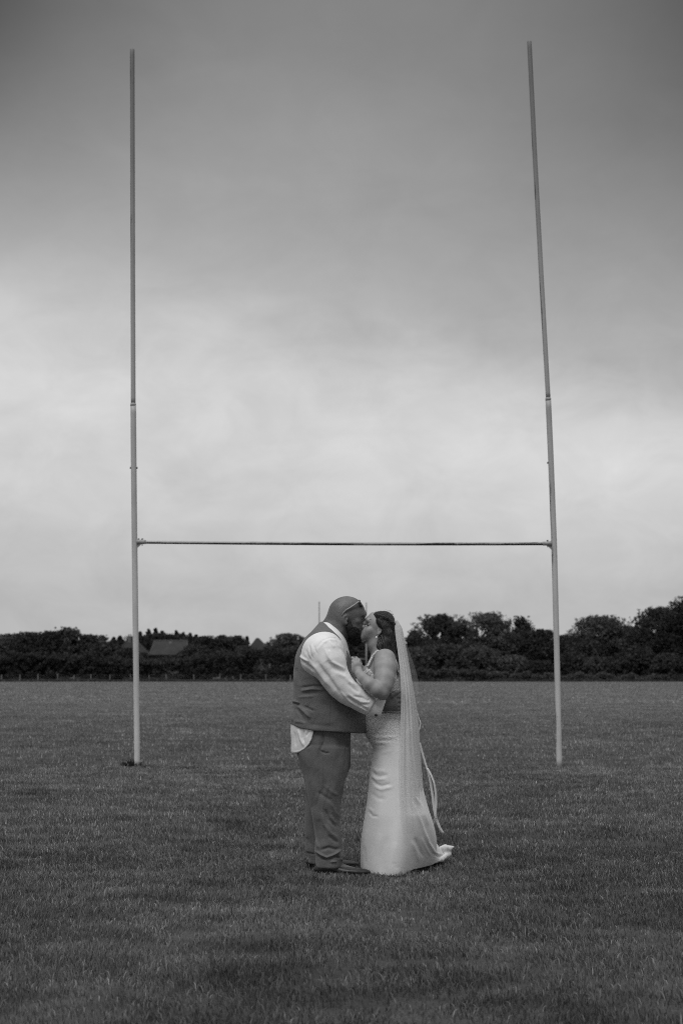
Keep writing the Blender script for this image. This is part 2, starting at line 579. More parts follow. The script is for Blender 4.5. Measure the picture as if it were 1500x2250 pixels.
def build_goal():
    root = empty('rugby_goalpost', (0, YP, 0))
    tag(root, 'tall white H-shaped rugby goalpost with weathered paint standing behind the kissing couple', 'rugby goalpost')
    ends = {}
    for side in (0, 1):
        if side == 0:
            pix = [(302, 1687), (299, 1440), (296, 1190), (294, 1000), (293.2, 888), (292.2, 600), (291.6, 350), (291, 109)]
        else:
            pix = [(1228, 1686), (1222.5, 1440), (1216.5, 1195), (1209, 1000), (1203.5, 876), (1188, 600), (1174.5, 350), (1162, 92)]
        P = [at(x, y, YP) for x, y in pix]
        P[0][2] = -0.02
        lower = resample(P[:5], 40)
        upper = resample([P[4]] + P[5:], 60)
        a = MB(); a.tube(lower, 0.039, 24)
        low = a.build('upright', M['post_paint' if side == 0 else 'post_stained_shaded'], root, True)
        b = MB()
        b.tube(list(upper) + [upper[-1] + (0, 0, 0.012)], [0.0325] * len(upper) + [0.026], 24)
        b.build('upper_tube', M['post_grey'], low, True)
        c = MB(); q = lower[-1]
        c.tube([q - np.array([0, 0, 0.03]), q + np.array([0, 0, 0.004]), q + np.array([0, 0, 0.014])], [0.0394, 0.0394, 0.0335], 24)
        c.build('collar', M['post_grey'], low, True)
        # bolts that pin the upper tube
        yb = 1028 if side == 0 else 1017
        xb = np.interp(yb, [p[1] for p in pix[::-1]], [p[0] for p in pix[::-1]])
        pb = at(xb, yb, YP)
        bo = MB()
        bo.tube([pb + (-0.05, 0, 0), pb + ((0.05 if side == 0 else -0.03), 0, 0)], 0.008, 8)
        for s in ((-1, 1) if side == 0 else (-1,)):
            bo.tube([pb + (s * 0.041, 0, 0), pb + (s * 0.052, 0, 0)], 0.015, 6)
        bo.build('bolt', M['bolt'], low)
        ends[side] = at(pix[2][0], 1191 if side == 0 else 1194.5, YP)
    # crossbar, a touch bowed, held by a split sleeve with bolts and a gusset at each post
    L, R = ends[0], ends[1]
    n = 60
    bar = [L + (R - L) * t + np.array([0, -0.002, -0.012 * math.sin(math.pi * t)]) for t in np.linspace(0.012, 0.988, n)]
    c = MB(); c.tube(bar, 0.0225, 20)
    c.build('crossbar', M['bar_paint'], root, True)
    for side, e, s in ((0, L, 1), (1, R, -1)):
        k = MB()
        k.tube([e + (s * 0.034, 0, 0.002), e + (s * 0.075, 0, 0.002), e + (s * 0.155, 0, 0.0)], [0.036, 0.032, 0.027], 20)
        br = k.build('bracket', M['clamp'], root, True)
        g = MB()
        w = 0.006
        t3 = [e + (s * 0.036, 0, -0.03), e + (s * 0.095, 0, -0.026), e + (s * 0.036, 0, -0.085)]
        V = [p + (0, -w, 0) for p in t3] + [p + (0, w, 0) for p in t3]
        g.add(V, [(0, 1, 2), (5, 4, 3), (0, 3, 4, 1), (1, 4, 5, 2), (2, 5, 3, 0)])
        g.build('gusset', M['clamp'], br)
        h = MB()
        for dx in ((0.055, 0.105) if side == 0 else (0.09,)):
            p = e + (s * dx, 0, 0)
            h.tube([p + (0, 0, -0.05), p + (0, 0, 0.05)], 0.006, 8)
            h.tube([p + (0, 0, 0.034), p + (0, 0, 0.046)], 0.013, 6)
        h.build('bolt', M['bolt'], br)
    return root


build_goal()


def build_far_goal():
    Y = 168.0
    l, r = at(701, 1448, Y), at(804.5, 1448, Y)
    root = empty('rugby_goalpost', (float(l[0] + r[0]) / 2, Y, 0))
    tag(root, 'small distant rugby goalpost at the far end of the field, mostly hidden by the couple', 'rugby goalpost')
    for p, top in ((l, 1322), (r, 1324)):
        t = at(701, top, Y)[2]
        a = MB(); a.tube([(p[0], Y, -0.05), (p[0], Y, t * 0.5)], 0.085, 12)
        u = a.build('upright', M['far_post'], root, True)
        b = MB(); b.tube([(p[0], Y, t * 0.5), (p[0], Y, t)], 0.062, 12)
        b.build('upper_tube', M['far_post'], u, True)
    c = MB(); c.tube([(l[0] + .07, Y, l[2]), (r[0] - .07, Y, l[2])], 0.07, 12)
    c.build('crossbar', M['far_post'], root, True)


build_far_goal()


def soil_patch(c, rx, ry, seed):
    g = np.random.default_rng(seed)
    n = 40
    a = np.linspace(0, 2 * np.pi, n, endpoint=False)
    r = 1 + 0.25 * np.sin(3 * a + seed) + g.normal(0, 0.09, n)
    V = np.concatenate([[[c[0], c[1], 0.004]], np.stack([c[0] + rx * r * np.cos(a), c[1] + ry * r * np.sin(a), np.full(n, 0.004)], -1)])
    F = [(0, 1 + i, 1 + (i + 1) % n) for i in range(n)]
    o = link('soil_patch', mesh_np('soil_patch', V, F), M['soil'], smooth=False)
    tag(o, kind='structure')


gl, gr = ground(302, 1687), ground(1228, 1687)
soil_patch(gl + (-0.02, 0.0, 0), 0.15, 0.24, 2)
soil_patch(gr + (-0.05, -0.02, 0), 0.26, 0.22, 5)


def weed(c, r, n, h, label, seed):
    g = np.random.default_rng(seed)
    a = g.random(n) * 2 * np.pi
    d = np.sqrt(g.random(n)) * r
    X, Y = c[0] + d * np.cos(a), c[1] + d * np.sin(a)
    H = h * (0.4 + 0.6 * g.random(n)) * (1 - 0.5 * d / r)
    lx, ly = np.cos(a) * d * 0.9 + g.normal(0, .02, n), np.sin(a) * d * 0.9 + g.normal(0, .02, n)
    b = g.random(n) * np.pi
    w = 0.006
    V = np.stack([np.stack([X - w * np.cos(b), Y - w * np.sin(b), np.zeros(n)], -1), np.stack([X + w * np.cos(b), Y + w * np.sin(b), np.zeros(n)], -1),
                  np.stack([X + lx * .5 + w * np.cos(b), Y + ly * .5 + w * np.sin(b), H * .65], -1), np.stack([X + lx, Y + ly, H], -1)], 1)
    T = (np.arange(n) * 4)[:, None] + np.array([[0, 1, 2, 3]])
    me = mesh_np('grass_tuft', V.reshape(-1, 3), T)
    float_attr(me, 'tone', np.full(n * 4, 0.06))
    o = link('grass_tuft', me, M['blade'], smooth=False)
    tag(o, label, 'grass tuft')


weed(gl + (-0.075, 0.05, 0), 0.085, 420, 0.14, 'dark rank tuft of uncut grass against the foot of the left goalpost upright', 3)
weed(gl + (0.12, -0.05, 0), 0.13, 200, 0.06, 'low dark tuft of grass just right of the left upright foot', 4)

# ------------------------------------------------------------------ trees, hedges, houses at the far side of the field
YE = float(ground(750, 1498)[1])          # where the mown grass ends


def leaves(C, R, per, size, g, flat=0.0):
    """leaf quads in clumps: centres C (n,3), radii R (n,), leaves per clump"""
    n = len(C)
    u = g.normal(size=(n, per, 3))
    u /= np.linalg.norm(u, axis=-1, keepdims=True)
    rad = g.random((n, per, 1)) ** 0.45
    P = C[:, None] + u * rad * R[:, None, None] * np.array([1, 1, 0.8])
    P = P.reshape(-1, 3)
    m = len(P)
    nrm = u.reshape(-1, 3) + g.normal(0, 0.8, (m, 3)) + np.array([0, 0, flat])
    nrm /= np.linalg.norm(nrm, axis=1, keepdims=True)
    t = np.cross(nrm, g.normal(size=(m, 3)))
    t /= np.linalg.norm(t, axis=1, keepdims=True)
    b = np.cross(nrm, t)
    s = size * (0.6 + 0.8 * g.random((m, 1)))
    V = np.stack([P - t * s * .5, P + b * s * .32, P + t * s * .5, P - b * s * .32], 1)
    tone = np.repeat(np.repeat(g.normal(1, 0.16, n), per) * g.normal(1, 0.15, m), 4)
    return V.reshape(-1, 3), np.clip(tone, 0.45, 1.7)


def crown_mesh(name, V, tone):
    me = mesh_np(name, V, np.arange(len(V)).reshape(-1, 4))
    float_attr(me, 'tone', tone)
    return me


WIDE = 1.3          # crowns of neighbours run into each other


def tree(name, px, top, wpx, Y, mat, label, group, seed, base=0.12, lumps=60, per=70, leaf=0.30, spread=1.0, open_=0.0, cat='tree', wid_y=0.85, pw=0.7):
    """broadleaf tree whose crown spans wpx photo pixels at distance Y, its top at photo row `top`"""
    g = np.random.default_rng(seed)
    P = at(px, top, Y)
    H = P[2]
    W = wpx * WIDE * Y / FPX
    root = empty(name, (float(P[0]), Y, 0))
    tag(root, label, cat, group)
    zb = H * base
    zc, rz = (H + zb) / 2, (H - zb) / 2
    # clump centres: a lumpy dome that hangs almost straight down where the tree is branched to the ground
    lumps = int(lumps * 2.1)
    zz = np.sin((g.random(lumps) - 0.46) * np.pi * 0.96)
    ph = g.random(lumps) * 2 * np.pi
    low = 4.0 if base < 0.1 else 2.2
    hor = np.where(zz > 0, (1 - np.abs(zz) ** 2.0) ** (0.5 * pw + 0.12), (1 - np.abs(zz) ** low) ** (1 / low))
    r = 0.35 + 0.6 * g.random(lumps) ** 0.55
    lob = 1 + 0.14 * np.sin(ph * 3 + seed) * np.cos(zz * 3 + seed * 1.7)
    C = np.stack([np.cos(ph) * hor * r * W * .5 * lob, np.sin(ph) * hor * r * W * .5 * wid_y * lob, zc + zz * (0.8 + 0.2 * r) * rz * 0.98], -1)
    R = (0.08 + 0.09 * g.random(lumps)) * W * spread
    R = np.minimum(R, rz * 0.5)
    C[:, 2] = np.minimum(C[:, 2], H - R * 0.75)
    # small sprigs break the outline
    k = lumps * 2
    u2 = g.normal(size=(k, 3)); u2[:, 2] = np.abs(u2[:, 2]) * 0.9 - 0.25
    u2 /= np.linalg.norm(u2, axis=1, keepdims=True)
    C2 = np.stack([u2[:, 0] * W * .50, u2[:, 1] * W * .5 * wid_y, zc + u2[:, 2] * rz * 0.98], -1) * (1 + .05 * g.normal(size=(k, 1)))
    R2 = np.full(k, 0.036 * W) * (0.6 + 0.8 * g.random(k))
    C2[:, 2] = np.minimum(C2[:, 2], H)
    V1, t1 = leaves(C, R, per, leaf, g)
    V2, t2 = leaves(C2, R2, max(8, per // 5), leaf * 0.85, g)
    # heavy shaded boughs inside the crown
    nc = int(115 * (1 if base < 0.2 else 0.3))
    C3 = C[g.integers(0, lumps, nc)] * np.array([0.72, 0.72, 0.92]) + np.array([0, 0, 0.02 * H])
    V3, t3 = leaves(C3, np.full(nc, 0.15 * min(W, H)), 26, leaf * 2.3, g)
    V, tone = np.concatenate([V1, V2, V3]), np.concatenate([t1, t2, t3]) * (0.72 + 0.6 * g.random())
    q = V.reshape(-1, 4, 3)
    ok = q[:, :, 2].min(1) > 0.05
    if open_ > 0:           # holes where sky shows through
        hole = np.zeros(len(q), bool)
        for _ in range(int(open_)):
            a = g.random() * 2 - 1
            hx, hz, hr = a * W * .4, zc + rz * (0.1 + 0.75 * g.random()), W * (0.03 + 0.03 * g.random())
            hole |= (q[:, 0, 0] - hx) ** 2 + (q[:, 0, 2] - hz) ** 2 < hr ** 2
        ok &= ~hole
    V, tone = q[ok].reshape(-1, 3), tone.reshape(-1, 4)[ok].ravel()
    V = V + np.array([P[0], Y, 0])
    link('crown', crown_mesh('crown', V, tone), M[mat], root, False)
    b = MB()
    o = np.array([P[0], Y, 0])
    tr = 0.018 * H + 0.02 * W
    b.tube([o + (0, 0, -0.1), o + (0, 0, zb + 0.2 * rz), o + (0.02 * W, 0, zc), o + (0.0, 0, zc + rz * 0.5)], [tr * 1.3, tr, tr * .7, tr * .3], 8)
    for i in g.choice(lumps, min(9, lumps), replace=False):
        s = o + (0, 0, zb + (0.1 + 0.5 * g.random()) * rz)
        e = o + C[i]
        mid = (s + e) / 2 + np.array([0, 0, 0.08 * W])
        b.tube([s, mid, e], [tr * .5, tr * .33, tr * .1], 6)
    b.build('trunk', M['bark'], root, True)
    return root


def conifer(px, top, wpx, Y, label, group, seed):
    g = np.random.default_rng(seed)
    P = at(px, top, Y)
    H, W = P[2], wpx * Y / FPX
    root = empty('conifer', (float(P[0]), Y, 0))
    tag(root, label, 'tree', group)
    n = 130
    h = g.random(n) ** 0.8
    h[:3] = [0.985, 0.955, 0.925]
    r = W * .5 * (1 - h) ** 0.75 * (0.75 + 0.25 * g.random(n)) + 0.08
    a = g.random(n) * 2 * np.pi
    k = 0.35 + 0.6 * g.random(n)
    C = np.stack([np.cos(a) * r * k, np.sin(a) * r * k, 0.1 * H + h * H * 0.9], -1)
    R = np.clip(0.16 * W * (1 - h) + 0.25, 0.2, 1.4)
    C[:, 2] = np.minimum(C[:, 2], H - R * 0.5)
    V, tone = leaves(C, R, 60, 0.38, g)
    V = V + np.array([P[0], Y, 0])
    link('crown', crown_mesh('crown', V, tone), M['needle'], root, False)
    b = MB(); o = np.array([P[0], Y, 0])
    b.tube([o + (0, 0, -.1), o + (0, 0, H * .5), o + (0, 0, H * .97)], [.2, .13, .03], 8)
    b.build('trunk', M['bark'], root, True)


def hedge(name, top_fn, x0, x1, Y, depth, mat, label, seed, leaf=0.26, cat='hedge', dens=1.0):
    """a continuous overgrown hedge: top_fn(px) gives its top row in the photo"""
    g = np.random.default_rng(seed)
    X0, X1 = at(x0, 1490, Y)[0], at(x1, 1490, Y)[0]
    n = int((X1 - X0) * 34 * dens)
    px = x0 + (x1 - x0) * g.random(n)
    top = np.array([top_fn(p) + 3.2 * math.sin(p * .11 + seed) + 2.4 * math.sin(p * .27 + 2 * seed) + 1.5 * math.sin(p * .61) for p in px])
    Hh = np.array([at(a, b, Y)[2] for a, b in zip(px, top)])
    X = np.array([at(a, 1490, Y)[0] for a in px])
    v = g.random(n)
    fr = g.random(n)
    Z = Hh * np.where(fr < 0.45, 0.72 + 0.22 * g.random(n), g.random(n) * 0.85)
    Yo = Y + depth * (g.random(n) - 0.15) * np.where(Z / Hh > .7, 1, .6)
    R = 0.35 + 0.4 * g.random(n)
    Z = np.clip(Z, 0.25, Hh - R * 0.5)
    V, tone = leaves(np.stack([X, Yo, Z], -1), R, 40, leaf, g)
    q = V.reshape(-1, 4, 3)
    ok = q[:, :, 2].min(1) > 0.02
    c = np.array([(X0 + X1) / 2, Y, 0])
    root = empty(name, tuple(map(float, c)))
    tag(root, label, cat)
    link('foliage', crown_mesh('foliage', q[ok].reshape(-1, 3), tone.reshape(-1, 4)[ok].ravel()), M[mat], root, False)
def interp_fn(pts):
    xs, ys = zip(*pts)
    return lambda p: float(np.interp(p, xs, ys))


hedge('hedge', interp_fn([(-230, 1436), (-150, 1428), (-60, 1432), (0, 1440), (60, 1428), (120, 1434), (200, 1436), (260, 1446), (330, 1447), (410, 1444), (440, 1437), (480, 1430), (520, 1428), (560, 1424), (600, 1420), (660, 1420), (740, 1430)]),
      -230, 745, YE + 5, 3.5, 'leaf_dark', 'long dark overgrown hedge behind the wire fence on the left of the field', 21)
hedge('hedge', interp_fn([(735, 1470), (900, 1474), (960, 1472), (1010, 1470), (1100, 1478), (1240, 1484), (1320, 1482), (1400, 1486), (1560, 1484)]),
      735, 1720, YE + 1.2, 1.6, 'leaf_mid', 'low scrubby hedge of brambles along the foot of the trees on the right', 22, 0.22)

LT = 'round bushy broadleaf tree in the dark row at the left edge behind the hedge'
for i, (px, top, w, m) in enumerate([(-190, 1398, 90, 'leaf_dark'), (-120, 1391, 100, 'leaf_mid'), (-45, 1393, 110, 'leaf_dark'), (20, 1394, 90, 'leaf_mid'), (68, 1390, 80, 'leaf_dark'), (112, 1388, 80, 'leaf_dark'), (196, 1395, 55, 'leaf_dark')]):
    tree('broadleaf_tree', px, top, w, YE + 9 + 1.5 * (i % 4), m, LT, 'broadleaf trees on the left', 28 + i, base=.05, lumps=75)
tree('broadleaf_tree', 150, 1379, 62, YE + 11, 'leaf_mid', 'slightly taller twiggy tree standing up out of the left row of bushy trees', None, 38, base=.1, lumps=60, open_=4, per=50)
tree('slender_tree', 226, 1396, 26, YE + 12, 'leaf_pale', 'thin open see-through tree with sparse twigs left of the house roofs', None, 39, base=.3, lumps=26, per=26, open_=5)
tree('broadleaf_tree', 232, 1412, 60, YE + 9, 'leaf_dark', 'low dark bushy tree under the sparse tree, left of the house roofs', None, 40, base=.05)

# conifers behind the houses
g_ = lambda i: ((i * 7) % 5) - 1.5
CL = 'dark pointed conifer in the belt of conifers behind the house roofs'
for i, (px, top, w) in enumerate([(250, 1402, 22), (264, 1397, 22), (285, 1397, 20), (308, 1389, 24), (327, 1381, 22), (342, 1382, 20), (357, 1386, 24), (372, 1392, 22), (387, 1386, 22), (403, 1388, 22), (418, 1393, 22), (431, 1394, 20)]):
    conifer(px, top + g_(i), w * 2.6, 372 + (i % 3) * 5, CL, 'conifers behind the houses', 60 + i)
for i, (px, top, w) in enumerate([(255, 1407, 70), (310, 1397, 70), (350, 1391, 70), (392, 1394, 70), (430, 1400, 60)]):
    tree('broadleaf_tree', px, top, w, 352 + 3 * i, 'needle', 'dark wide tree filling the gaps of the conifer belt behind the house roofs', 'trees among the conifers', 70 + i, base=.04, lumps=60, leaf=.45)
for i, (px, top, w, m) in enumerate([(452, 1398, 50, 'leaf_dark'), (488, 1396, 46, 'leaf_dark'), (520, 1397, 50, 'leaf_dark')]):
    tree('broadleaf_tree', px, top, w, 290 + 4 * i, m, 'dark broadleaf tree between the conifers and the pointed roof', 'dark trees right of the houses', 80 + i, base=.08, lumps=60)
conifer(543, 1399, 20, 300, 'single narrow conifer standing just left of the lone pointed roof', None, 90)
tree('broadleaf_tree', 534, 1420, 40, YE + 12, 'leaf_dark', 'dark shrubby tree in front of the lone pointed roof', None, 91, base=.05)
tree('shrub', 402, 1430, 27, 262, 'leaf_dark', 'small round black-green shrub before the right end of the tiled roof', None, 92, base=.05, lumps=40, cat='shrub')
tree('shrub', 317, 1434, 20, 262, 'leaf_dark', 'small dark shrub in the gap between the two tiled house roofs', None, 121, base=.05, lumps=30, cat='shrub')
tree('broadleaf_tree', 282, 1424, 44, YE + 20, 'leaf_dark', 'dark tree spreading before the left upright and the hipped roof', None, 123, base=.05, lumps=55)
tree('broadleaf_tree', 258, 1420, 40, YE + 18, 'leaf_mid', 'bushy tree hiding the left slope of the hipped roof', None, 122, base=.05, lumps=45)
tree('broadleaf_tree', 430, 1418, 60, YE + 16, 'leaf_mid', 'pale bushy tree right of the rectangular tiled roof, over the hedge', None, 93, base=.05)
tree('broadleaf_tree', 632, 1393, 80, YE + 22, 'leaf_mid', 'broad grey tree right of the pointed roof, partly hidden by the groom', None, 94, base=.08, lumps=80, open_=3)
tree('broadleaf_tree', 690, 1402, 80, YE + 26, 'leaf_dark', 'dark tree whose crown is mostly hidden behind the groom', None, 95, base=.06)
tree('broadleaf_tree', 775, 1405, 120, YE + 14, 'leaf_dark', 'dark tree seen in the gap below the faces of the couple', None, 96, base=.05, lumps=80)
tree('broadleaf_tree', 835, 1410, 100, YE + 14, 'leaf_dark', 'dark tree hidden behind the bride', None, 97, base=.05)

# right side
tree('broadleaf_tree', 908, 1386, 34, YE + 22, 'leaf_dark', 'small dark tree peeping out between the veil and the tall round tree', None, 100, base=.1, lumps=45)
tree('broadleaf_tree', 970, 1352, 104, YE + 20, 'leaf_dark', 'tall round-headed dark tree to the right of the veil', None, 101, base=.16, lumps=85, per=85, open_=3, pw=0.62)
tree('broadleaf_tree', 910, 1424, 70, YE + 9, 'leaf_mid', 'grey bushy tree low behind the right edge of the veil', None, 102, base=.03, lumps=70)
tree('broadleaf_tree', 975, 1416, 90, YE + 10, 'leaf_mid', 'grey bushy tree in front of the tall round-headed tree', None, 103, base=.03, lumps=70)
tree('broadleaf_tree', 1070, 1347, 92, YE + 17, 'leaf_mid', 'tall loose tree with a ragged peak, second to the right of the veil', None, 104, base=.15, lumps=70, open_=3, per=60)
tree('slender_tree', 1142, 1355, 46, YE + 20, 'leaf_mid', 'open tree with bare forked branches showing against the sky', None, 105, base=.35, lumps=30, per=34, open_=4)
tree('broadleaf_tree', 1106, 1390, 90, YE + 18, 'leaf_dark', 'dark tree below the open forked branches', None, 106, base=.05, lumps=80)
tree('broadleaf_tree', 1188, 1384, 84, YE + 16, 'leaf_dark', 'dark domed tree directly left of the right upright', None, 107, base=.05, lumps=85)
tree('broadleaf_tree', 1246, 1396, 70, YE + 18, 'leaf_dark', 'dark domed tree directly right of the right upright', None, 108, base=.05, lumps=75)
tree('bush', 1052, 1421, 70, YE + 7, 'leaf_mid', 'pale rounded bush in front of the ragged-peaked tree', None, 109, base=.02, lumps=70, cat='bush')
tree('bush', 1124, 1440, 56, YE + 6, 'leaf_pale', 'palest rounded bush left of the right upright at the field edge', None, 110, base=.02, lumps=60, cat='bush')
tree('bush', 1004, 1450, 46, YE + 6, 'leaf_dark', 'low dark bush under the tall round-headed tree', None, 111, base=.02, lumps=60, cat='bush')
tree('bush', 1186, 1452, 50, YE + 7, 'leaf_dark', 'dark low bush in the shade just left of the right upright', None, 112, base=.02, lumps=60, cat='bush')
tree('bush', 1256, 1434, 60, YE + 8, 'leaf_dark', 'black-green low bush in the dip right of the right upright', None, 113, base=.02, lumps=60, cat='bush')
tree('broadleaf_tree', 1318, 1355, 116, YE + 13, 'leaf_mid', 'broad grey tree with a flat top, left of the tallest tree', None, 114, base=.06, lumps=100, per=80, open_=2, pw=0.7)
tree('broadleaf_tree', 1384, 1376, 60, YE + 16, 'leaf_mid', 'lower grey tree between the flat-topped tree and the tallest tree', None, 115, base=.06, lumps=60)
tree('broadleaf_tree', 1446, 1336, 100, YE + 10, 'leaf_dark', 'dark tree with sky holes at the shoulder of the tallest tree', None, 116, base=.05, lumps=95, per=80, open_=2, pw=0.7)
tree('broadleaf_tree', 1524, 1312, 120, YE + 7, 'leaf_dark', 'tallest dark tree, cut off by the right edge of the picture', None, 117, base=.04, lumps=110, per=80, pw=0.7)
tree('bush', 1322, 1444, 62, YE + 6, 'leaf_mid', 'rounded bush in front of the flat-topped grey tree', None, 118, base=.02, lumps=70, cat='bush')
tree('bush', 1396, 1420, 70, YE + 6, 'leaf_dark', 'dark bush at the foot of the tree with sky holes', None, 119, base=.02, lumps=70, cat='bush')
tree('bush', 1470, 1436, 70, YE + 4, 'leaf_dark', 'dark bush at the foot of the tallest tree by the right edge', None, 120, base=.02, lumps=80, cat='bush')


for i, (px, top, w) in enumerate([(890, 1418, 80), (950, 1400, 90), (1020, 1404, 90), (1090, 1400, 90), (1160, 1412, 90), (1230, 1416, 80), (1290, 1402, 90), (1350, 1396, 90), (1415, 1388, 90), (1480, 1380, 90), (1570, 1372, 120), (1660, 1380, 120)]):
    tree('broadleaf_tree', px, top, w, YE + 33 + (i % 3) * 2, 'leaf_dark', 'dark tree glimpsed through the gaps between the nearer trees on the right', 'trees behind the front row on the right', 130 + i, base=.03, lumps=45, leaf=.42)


def rough_strip():
    g = np.random.default_rng(5)
    n = 26000
    px = g.random(n) * 1640 - 70
    Y = YE + g.random(n) ** 1.4 * 4.5
    X = (px - 750) * Y / FPX
    pat = vnoise(px * 0.02 + 3, Y * 0.4, 8, 3)
    H = (0.18 + 0.55 * g.random(n)) * np.clip(pat * 1.9 - 0.3, 0.25, 1.3)
    w = 0.05 + 0.05 * g.random(n)
    l = g.normal(0, 0.18, (n, 2))
    V = np.stack([np.stack([X - w, Y, np.zeros(n)], -1), np.stack([X + w, Y, np.zeros(n)], -1), np.stack([X + l[:, 0], Y + l[:, 1], H], -1)], 1)
    me = mesh_np('rough_grass', V.reshape(-1, 3), np.arange(n * 3).reshape(-1, 3))
    float_attr(me, 'tone', np.repeat(np.clip(g.normal(0.062, 0.016, n), .03, .12), 3))
    o = link('rough_grass', me, M['blade'], smooth=False)
    tag(o, 'uncut rough grass along the far edge of the field', 'rough grass', kind='stuff')


rough_strip()


def build_fence():
    Y = YE + 1.1
    p0, p1 = at(-40, 1497, Y), at(645, 1497, Y)
    root = empty('wire_fence', (float(p0[0] + p1[0]) / 2, Y, 0))
    tag(root, 'low wire fence on thin pale posts in front of the hedge on the left', 'fence')
    g = np.random.default_rng(4)
    for px in (4, 44, 84, 127, 163, 200, 242, 287, 328, 365, 426, 483, 529, 584, 638):
        q = at(px, 1497, Y)
        h = 1.12 + g.normal(0, 0.06)
        b = MB()
        b.box((q[0], Y, h / 2 - 0.05), (0.105, 0.09, h + 0.1))
        po = b.build('post', M['fence_wood'], root)
        if px == 127:
            s = MB(); s.box((q[0], Y - 0.06, h - 0.08), (0.24, 0.02, 0.28)); s.build('sign_plate', M['house_brick'], po)
    w = MB()
    for z in (0.35, 0.7, 1.0):
        w.tube([(p0[0], Y - .055, z), (p1[0], Y - .055, z)], 0.008, 5)
    w.build('wire', M['wire'], root)


build_fence()


def prism(b, profile, y0, y1, axis='x'):
    """extrude profile [(u,z)] along y (or x)"""
    n = len(profile)
    V = [(u, y0, z) for u, z in profile] + [(u, y1, z) for u, z in profile]
    if axis == 'y': V = [(b_, a_, z) for a_, b_, z in V]
    b.add(V, [tuple(range(n)), tuple(range(2 * n - 1, n - 1, -1))] + [(i, i + n, (i + 1) % n + n, (i + 1) % n) for i in range(n)])


